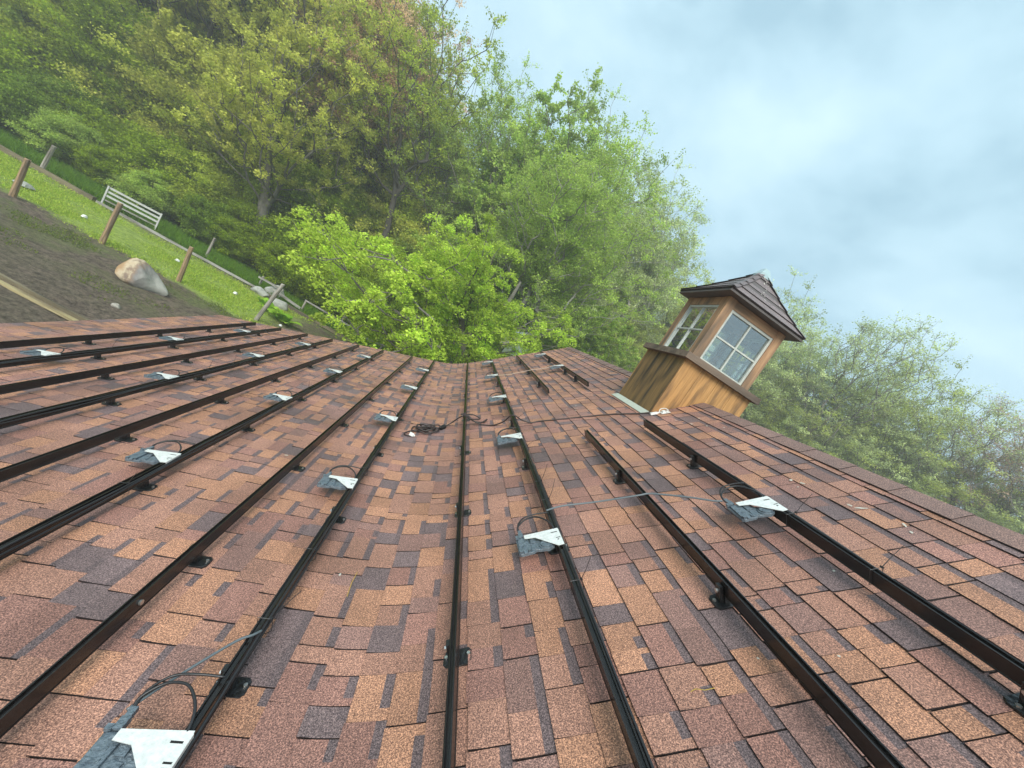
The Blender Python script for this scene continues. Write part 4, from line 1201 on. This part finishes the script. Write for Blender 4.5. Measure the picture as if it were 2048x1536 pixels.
def make_crown_meshes(name, tips, trunk, seed, per, spread, size, r_tip=.012, trunk_r=.28, flat=.45, upbias=.5, twig=0, dome=False, upsweep=.25, expo=.45, sides=5):
    r_ = np.random.default_rng(seed + 100)
    segs, N = grow(trunk, tips, seed, r_tip, upsweep, trunk_r, expo)
    nt_ = len(tips)
    tw_tips = tips; own = np.arange(nt_)
    if twig:
        base = np.repeat(tips, twig, axis=0); d = r_.normal(0, 1, base.shape); d[:, 2] = np.abs(d[:, 2]) * .8 + .15
        d /= np.linalg.norm(d, axis=1)[:, None]
        ends = base + d * spread * r_.uniform(.6, 1.35, (len(base), 1))
        for a, b in zip(base, ends): segs.append((a, b, r_tip * .6, r_tip * .25))
    thick = [s for s in segs if s[2] > .05]; thin = [s for s in segs if s[2] <= .05]
    Vs, Fs = [], []; off = 0
    for grp, sd in ((thick, 8), (thin, 3)):
        if grp:
            V, F = tubes(grp, sd); Vs.append(V); Fs.append(F + off); off += len(V)
    tm = np_mesh(name + '_wood', np.concatenate(Vs), np.concatenate(Fs), [M_bark], smooth=True)
    own = np.repeat(np.arange(nt_), per)
    if dome:
        rr = np.sqrt(r_.random(len(own))) * spread; an = r_.uniform(0, 6.283, len(own))
        sc = r_.uniform(.65, 1.3, nt_)[own]
        c = tips[own] + np.stack([rr * np.cos(an) * sc, rr * np.sin(an) * sc, (-.75 * rr * rr / spread) * sc + r_.normal(0, .06, len(own))], 1)
    elif twig:
        # leaves hang along the twigs
        wi = r_.integers(0, twig, len(own)) + own * twig
        f = r_.uniform(.25, 1.1, (len(own), 1))
        c = base[wi] + (ends[wi] - base[wi]) * f + r_.normal(0, spread * .13, (len(own), 3))
    else:
        c = tips[own] + r_.normal(0, 1, (len(own), 3)) * np.array([spread * .6, spread * .6, spread * .6 * flat])
    V, F, col = leaves(c, size, seed + 5, upbias, own, nt_)
    cm = np_mesh(name + '_leaves', V, F, [], col)
    return tm, cm

def trunk_line(h, lean=(0, 0), n=7, wob=.15, seed=1, z0=-.4):
    r_ = np.random.default_rng(seed)
    return np.array([(lean[0] * (i / (n - 1)) + (r_.normal(0, wob) if 0 < i else 0), lean[1] * (i / (n - 1)) + (r_.normal(0, wob) if 0 < i else 0), z0 + (h - z0) * i / (n - 1)) for i in range(n)])

LM = dict(
    maple=leaf_mat('maple_leaf', (.42, .58, .06), (.68, .84, .14), .55),
    bright=leaf_mat('fresh_green_leaf', (.34, .48, .09), (.54, .68, .16), .55),
    olive=leaf_mat('olive_leaf', (.36, .46, .05), (.58, .66, .10), .55),
    gold=leaf_mat('golden_leaf', (.44, .50, .08), (.70, .70, .16), .55),
    dark=leaf_mat('deep_green_leaf', (.15, .25, .025), (.28, .40, .05), .45),
    under=leaf_mat('undergrowth_leaf', (.20, .30, .015), (.38, .50, .035), .45),
    russet=leaf_mat('russet_bud', (.68, .44, .30), (.74, .58, .32), .5),
    pale=leaf_mat('pale_spring_leaf', (.46, .55, .24), (.64, .72, .34), .5),
    yellow=leaf_mat('yellow_green_leaf', (.42, .50, .12), (.60, .66, .20), .5),
    pink=leaf_mat('reddish_bud', (.58, .36, .30), (.62, .48, .34), .5))
for m_ in LM.values(): pass

PROTO = {}
def proto(key, *a, **k): PROTO[key] = make_crown_meshes(*a, **k)
# tall broad dense tree, 20 m
tl = trunk_line(15, (.6, -.3), 8, .22, 2)
proto('tallA', 'tree', crown_tips(560, 12.2, 5.4, 7.6, 21, .3, .28), tl, 31, 200, .75, .128, r_tip=.014, trunk_r=.36, twig=3)
tl = trunk_line(14, (-.8, .4), 8, .25, 3)
proto('tallB', 'tree', crown_tips(520, 12.0, 4.6, 7.9, 22, .25, .32), tl, 32, 185, .7, .128, r_tip=.014, trunk_r=.32, twig=3)
# airy tree with fine ascending twigs
tl = trunk_line(13, (.3, .2), 8, .2, 4)
proto('airy', 'tree', crown_tips(620, 13.2, 4.9, 6.8, 23, .12, .3), tl, 33, 135, .8, .095, r_tip=.013, trunk_r=.3, twig=5, upsweep=.35)
# nearly bare tree
tl = trunk_line(12, (1.2, .0), 7, .2, 6)
proto('bare', 'tree', crown_tips(420, 14.0, 4.2, 6.2, 24, .12, .3), tl, 34, 70, .8, .085, r_tip=.014, trunk_r=.24, twig=5, upsweep=.4)
# mid-height bushy tree, 9 m, leaves to the ground
tl = trunk_line(6, (.2, .2), 6, .15, 7)
proto('mid', 'tree', crown_tips(420, 4.9, 3.4, 4.3, 25, .35, .3, bottom=-1.05), tl, 35, 230, .6, .112, r_tip=.012, trunk_r=.16)
# shrub 3.4 m
tl = trunk_line(2.2, (.1, .1), 5, .1, 8)
proto('shrub', 'shrub', crown_tips(240, 1.55, 1.9, 1.7, 26, .45, .28, bottom=-.9), tl, 36, 170, .38, .085, r_tip=.010, trunk_r=.05)
# maple: near, layered drooping sprays
tl = np.array([(0, 0, -.4), (.1, 0, 1.5), (.35, .1, 2.6), (.7, .1, 3.4), (1.1, .2, 4.3), (1.4, .2, 5.2), (1.5, .3, 6.0), (1.5, .4, 6.8)])
tips_m = np.concatenate([crown_tips(560, 3.7, 4.6, 2.6, 27, .45, .32, cx=-1.3, bottom=-.85), crown_tips(270, 3.3, 3.3, 2.7, 28, .4, .3, cx=2.1, bottom=-.8), crown_tips(110, 5.6, 2.2, 1.7, 29, .3, .3, cx=-.7)])
PROTO['maple'] = make_crown_meshes('maple', tips_m, tl, 37, 165, .36, .074, r_tip=.013, trunk_r=.30, dome=True, upbias=1.0, upsweep=.3)

def tree(name, key, x, y, h, label, leafm, rz=None, cat='tree', group=None, bark=None, sxy=None, lean=(0, 0)):
    H0 = dict(tallA=20.0, tallB=20.2, airy=20.3, bare=20.3, mid=9.3, shrub=3.3, maple=7.0)[key]
    s = h / H0; sx = s if sxy is None else s * sxy
    t = thing(name, label, cat, (x, y, 0), random.uniform(0, 6.28) if rz is None else rz, group)
    t.scale = (sx, sx, s)
    if lean != (0, 0):
        t.rotation_euler = (lean[0], lean[1], t.rotation_euler.z)
    tm, cm = PROTO[key]
    a = link('trunk', tm, t); b = link('crown', cm, t)
    if not cm.materials: cm.materials.append(leafm)
    b.material_slots[0].link = 'OBJECT'; b.material_slots[0].material = leafm
    if bark is not None:
        a.material_slots[0].link = 'OBJECT'; a.material_slots[0].material = bark
    return t
def pol(az, r): return r * math.sin(R(az)), r * math.cos(R(az))

tree('maple_tree', 'maple', -.2, 16.3, 7.0, 'bright yellow-green maple with drooping leaf sprays just beyond the roof edge', LM['maple'], rz=0.0, bark=M_bark)

tree('limbed_tree', 'airy', 2.4, 20.5, 15.0, 'lacy green tree with pale ascending limbs just behind the right side of the maple', LM['bright'], bark=M_barkp, sxy=1.15)
tree('limbed_tree', 'tallB', 7.2, 22.5, 9.5, 'lower fresh green tree filling the gap right of the maple', LM['bright'], bark=M_barkp, sxy=1.25)
SKY = [  # az, distance, height, kind, leaf, bark, label
    (-33.5, 37, 24.5, 'tallA', 'gold', M_barkd, 'tall olive-green tree filling the top edge left of centre'),
    (-27.5, 36, 24.0, 'airy', 'gold', M_barkd, 'tall golden-leaved tree at the top edge with dark limbs'),
    (-21.5, 35, 20.8, 'airy', 'russet', M_barkd, 'tall russet-budded tree at the left end of the open sky'),
    (-24.3, 31, 20.0, 'airy', 'russet', M_barkd, 'russet-budded tree near the top edge beside the golden tree'),
    (-17.0, 33, 16.5, 'tallB', 'gold', M_barkd, 'golden-olive tree just below the russet treetop'),
    (-13.0, 38, 18.0, 'airy', 'pale', M_bark, 'pale green treetop in the dip left of the tallest central tree'),
    (-7.0, 30, 19.6, 'airy', 'bright', M_bark, 'green tree forming the left shoulder of the tallest central crown'),
    (-.5, 27, 20.2, 'tallB', 'bright', M_bark, 'tallest central tree with fresh green crown against the sky'),
    (5.5, 28, 20.3, 'airy', 'bright', M_bark, 'fresh green tree forming the right shoulder of the central crown'),
    (12.5, 33, 21.0, 'airy', 'pale', M_barkp, 'pale lacy tree between the central crown and the fan-shaped tree'),
    (17.6, 32, 21.2, 'airy', 'pale', M_barkp, 'fan-shaped pale green tree above and left of the cupola'),
    (24.5, 38, 19.2, 'airy', 'yellow', M_bark, 'pale tree whose top shows just left of the cupola roof'),
    (30.0, 40, 18.6, 'tallB', 'pale', M_bark, 'leafy pale tree directly behind the cupola'),
    (35.5, 40, 20.2, 'airy', 'pale', M_bark, 'pale green tree just right of the cupola roof'),
    (40.5, 43, 20.4, 'airy', 'pale', M_bark, 'second pale tree to the right of the cupola'),
    (46.5, 40, 22.0, 'bare', 'pale', M_bark, 'nearly bare tree with long spreading limbs, right of the cupola'),
    (51.0, 43, 19.5, 'airy', 'yellow', M_bark, 'thin yellow-green tree right of the nearly bare tree'),
    (55.5, 42, 19.6, 'bare', 'pale', M_bark, 'sparse tree near the right edge of the picture'),
    (60.0, 44, 19.5, 'bare', 'pink', M_bark, 'reddish-budded tree at the right edge of the picture'),
    (65.0, 42, 20.0, 'bare', 'pale', M_bark, 'sparse pale tree just past the right edge tree'),
]
for az, r, h, kind, lf, bk, lab in SKY:
    x, y = pol(az, r)
    tree('tall_tree', kind, x, y, h, lab, LM[lf], bark=bk, group='tall trees standing along the skyline')
# the left wood: named individually by their place
LEFT = [
    (-38.5, 31.5, 22.5, 'tallB', 'olive', 'tall olive tree third from the left edge in the left wood'),
    (-43.0, 31.0, 21.0, 'tallA', 'bright', 'vivid green tree near the upper left corner'),
    (-47.5, 32.0, 21.0, 'tallB', 'dark', 'deep green tree at the upper left corner'),
    (-52.5, 31.0, 20.0, 'tallA', 'dark', 'deep green tree just past the upper left corner'),
    (-31.5, 30.5, 9.6, 'mid', 'olive', 'bushy olive tree over the big forked trunk'),
    (-24.5, 28.5, 9.0, 'mid', 'under', 'bushy green tree right of the big forked trunk'),
    (-36.5, 29.5, 9.4, 'mid', 'gold', 'bushy golden tree left of the big forked trunk'),
    (-40.5, 29.0, 9.0, 'mid', 'under', 'bushy dark green tree behind the gate'),
    (-44.5, 29.5, 8.8, 'mid', 'olive', 'bushy olive tree behind the upper left pale post'),
    (-48.0, 30.0, 8.6, 'mid', 'under', 'bushy dark green tree at the left edge of the picture'),
    (-19.5, 28.5, 8.6, 'mid', 'under', 'bushy dark green tree left of the maple'),
    (-14.5, 30, 9.5, 'mid', 'olive', 'bushy olive tree rising behind the left side of the maple'),
    (-9.0, 31, 10.5, 'mid', 'gold', 'bushy golden tree behind the top of the maple'),
    (-3.5, 29, 10.0, 'mid', 'bright', 'bushy fresh green tree behind the middle of the maple'),
]
for az, r, h, kind, lf, lab in LEFT:
    x, y = r * math.tan(R(az)), r
    tree('wood_tree', kind, x, y, h, lab, LM[lf], bark=M_barkd, group='trees of the left wood')
# mid tier on the right, behind the ridge
MID = [(14, 29, 10.5, 'bright'), (19, 31, 11.0, 'yellow'), (24.0, 34, 11.5, 'yellow'), (29, 36, 12.5, 'pale'), (33.5, 38, 14.0, 'yellow'), (38, 40, 14.5, 'pale'),
       (43, 41, 14.6, 'yellow'), (48, 42, 14.0, 'pale'), (53, 42, 14.2, 'pale'), (58, 43, 14.0, 'yellow'), (63.5, 43, 13.6, 'pale')]
ordn = ['first', 'second', 'third', 'fourth', 'fifth', 'sixth', 'seventh', 'eighth', 'ninth', 'tenth', 'eleventh', 'twelfth', 'thirteenth', 'fourteenth', 'fifteenth', 'sixteenth']
for i, (az, r, h, lf) in enumerate(MID):
    x, y = pol(az, r)
    tree('bushy_tree', 'airy', x, y, h, 'bushy yellow-green tree low behind the ridge, %s from the left of its row' % ordn[i], LM[lf], sxy=1.35,
         group='bushy trees low behind the ridge')
# undergrowth shrubs behind the back edge of the paddock
i = 0
for row, (yy, hh) in enumerate(((23.6, 2.3), (26.0, 3.8))):
    n = 12
    for k in range(n):
        x = -26.5 + (27.5 if row else 26.0) * k / (n - 1) + random.uniform(-.5, .5)
        lf = random.choice(('under', 'under', 'dark', 'bright' if row == 0 else 'olive'))
        tree('shrub', 'shrub', x, yy + random.uniform(-.3, .3) + max(0, -(x + 14)) * .02, hh * random.uniform(.8, 1.15),
             'green undergrowth shrub, %s from the left in the %s row behind the fence line' % (ordn[k], 'front' if row == 0 else 'second'), LM[lf], cat='shrub',
             group='undergrowth shrubs behind the fence line')
# rear rows closing the wood (mostly hidden, alike)
for r, hh, n in ((45, 17, 19), (55, 19, 17)):
    for k in range(n):
        az = -58 + 128 * k / (n - 1) + random.uniform(-2, 2)
        x, y = pol(az, r + random.uniform(-2, 2))
        lf = 'gold' if az < -12 else ('bright' if az < 8 else 'pale')
        hgt = hh * random.uniform(.85, 1.05) * (1 if az < 25 else .80)
        tree('rear_tree', random.choice(('tallA', 'tallB')), x, y, hgt, 'tree in the dim rear rows of the wood', LM[lf], bark=M_barkd, group='trees in the rear rows of the wood')

# individually visible trunks and limbs (big forked tree, leaning trunks)
def own_tree(name, x, y, trunk, tips, seed, label, leafm, bark, per=120, spread=.7, size=.105, trunk_r=.5, twig=3, r_tip=.014):
    tm, cm = make_crown_meshes(name, np.array(tips), np.array(trunk, float), seed, per, spread, size, r_tip=r_tip, trunk_r=trunk_r, twig=twig)
    t = thing(name, label, 'tree', (x, y, 0))
    a = link('trunk', tm, t); tm.materials.clear(); tm.materials.append(bark)
    cm.materials.append(leafm); link('crown', cm, t)
    return t
own_tree('forked_tree', -12.6, 25.0, [(0, 0, -.4), (.05, 0, 1.2), (.15, 0, 2.3), (-.25, 0, 3.4), (-.9, .1, 5.2), (-1.7, .2, 7.5), (-2.6, .3, 10.2), (-3.2, .4, 13)],
         crown_tips(420, 8.6, 4.6, 6.2, 61, .3, .3, cx=-.9, bottom=-.66), 62, 'massive grey tree forking low behind the fence, left of the maple', LM['gold'], M_bark, trunk_r=.44, per=150)
own_tree('leaning_tree', -13.2, 29.5, [(0, 0, -.4), (.1, 0, 2), (.2, 0, 4.2), (1.0, 0, 5.8), (2.0, 0, 7.4), (2.8, .2, 9.5), (3.3, .2, 12.5), (3.5, .2, 15)],
         crown_tips(280, 13, 4.0, 5.5, 63, .3, .3, cx=2.5), 64, 'pale trunk leaning right behind the forked tree', LM['olive'], M_bark, trunk_r=.42)
own_tree('leaning_tree', -13.4, 26.6, [(0, 0, -.4), (-.5, 0, 2.6), (-1.0, 0, 5.6), (-1.6, 0, 8.6), (-2.4, 0, 10.6), (-3.1, .1, 12.8), (-3.5, .1, 15.5), (-3.9, .2, 18)],
         crown_tips(240, 15.5, 4.6, 4.4, 65, .35, .3, cx=-3.0), 66, 'dark-limbed tree with long bare trunk running up to the top edge', LM['gold'], M_barkd, per=80, trunk_r=.34)
own_tree('leaning_tree', -6.4, 26.8, [(0, 0, -.4), (-.2, 0, 3), (-.5, 0, 6), (-1.1, 0, 8.2), (-2.0, 0, 10.2), (-2.8, .1, 12.4), (-3.2, .1, 14.5), (-3.5, .2, 17)],
         crown_tips(240, 13.5, 3.8, 5.0, 67, .35, .3, cx=-2.4), 68, 'dark thin trunk seen above the left side of the maple', LM['olive'], M_barkd, per=80, trunk_r=.26)

# grass strip: short blades, one mass nobody could count
def blades(n, xr, yr, h, seed, name, m, dens=None):
    r_ = np.random.default_rng(seed)
    x = r_.uniform(*xr, n); y = r_.uniform(*yr, n)
    if dens is not None:
        keep = r_.random(n) < dens(x, y); x, y = x[keep], y[keep]
    n = len(x)
    hh = h * r_.uniform(.4, 1.3, n); a = r_.uniform(0, 6.283, n); wd = .012 + .01 * r_.random(n)
    lean = r_.normal(0, .45, (n, 2)) * hh[:, None]
    z = np.zeros(n) + .0
    P = np.stack([np.stack([x + np.cos(a) * wd, y + np.sin(a) * wd, z], 1), np.stack([x - np.cos(a) * wd, y - np.sin(a) * wd, z], 1),
                  np.stack([x + lean[:, 0], y + lean[:, 1], z + hh], 1)], 1).reshape(-1, 3)
    F = np.arange(n * 3).reshape(n, 3)
    col = np.repeat(np.stack([r_.uniform(.7, 1.25, n), r_.random(n), np.zeros(n)], 1), 3, axis=0)
    tag(link(name, np_mesh(name, P, F, [m], col)), 'short bright grass' if 'grass' in name else 'low ground cover', 'grass', kind='stuff')
M_grass = leaf_mat('grass_blade', (.32, .50, .06), (.62, .70, .14), .5)
def dens_strip(x, y):
    e = np.clip((y - 15.3) * 1.6, 0, 1) * np.clip((20.6 - y) * .9, .12, 1) * np.clip((-5.9 - x) * .8, 0, 1)
    return e * (.55 + .45 * np.sin(x * 1.7 + y * .8) * np.sin(y * 1.9 - x * .5))
blades(150000, (-27, -5), (15.2, 21), .07, 71, 'grass_strip', M_grass, dens_strip)
def dens_mud(x, y):
    v = np.sin(x * 1.1 + 2 * np.sin(y * .7)) * np.sin(y * 1.3 + 1.5 * np.sin(x * .6)) + .4 * np.sin(x * 3.7) * np.sin(y * 4.1)
    return np.clip(v * 1.2 - .25, 0, .6) * np.clip((y - 10) * .2, .1, 1)
blades(90000, (-20, -3.5), (9.5, 15.6), .05, 72, 'thin_grass', leaf_mat('thin_grass_blade', (.12, .17, .03), (.22, .27, .06), .35), dens_mud)
blades(60000, (-28, 0), (20.7, 23.5), .30, 73, 'ground_cover', leaf_mat('ground_cover_leaf', (.09, .22, .015), (.20, .34, .03), .35))

# ================================================================== HAZE
import bmesh
bm = bmesh.new(); bmesh.ops.create_cube(bm, size=1)
for v in bm.verts:
    v.co = Vector((v.co.x * 1300, 300 + v.co.y * 1300, -1.2 + (v.co.z + .5) * 28.2))
hm = bpy.data.meshes.new('haze'); bm.to_mesh(hm); bm.free()
hz_m = bpy.data.materials.new('haze_veil'); hz_m.use_nodes = True  # even volume added to imitate a whitish veil, mostly fog on the lens
t = hz_m.node_tree; t.nodes.clear()
o_ = t.nodes.new('ShaderNodeOutputMaterial'); pv = t.nodes.new('ShaderNodeVolumePrincipled')
pv.inputs['Density'].default_value = 0.0046; pv.inputs['Color'].default_value = (.93, .95, .93, 1); pv.inputs['Anisotropy'].default_value = 0.2
t.links.new(pv.outputs[0], o_.inputs['Volume'])
tag(link('haze', hm, None, hz_m), kind='stuff')
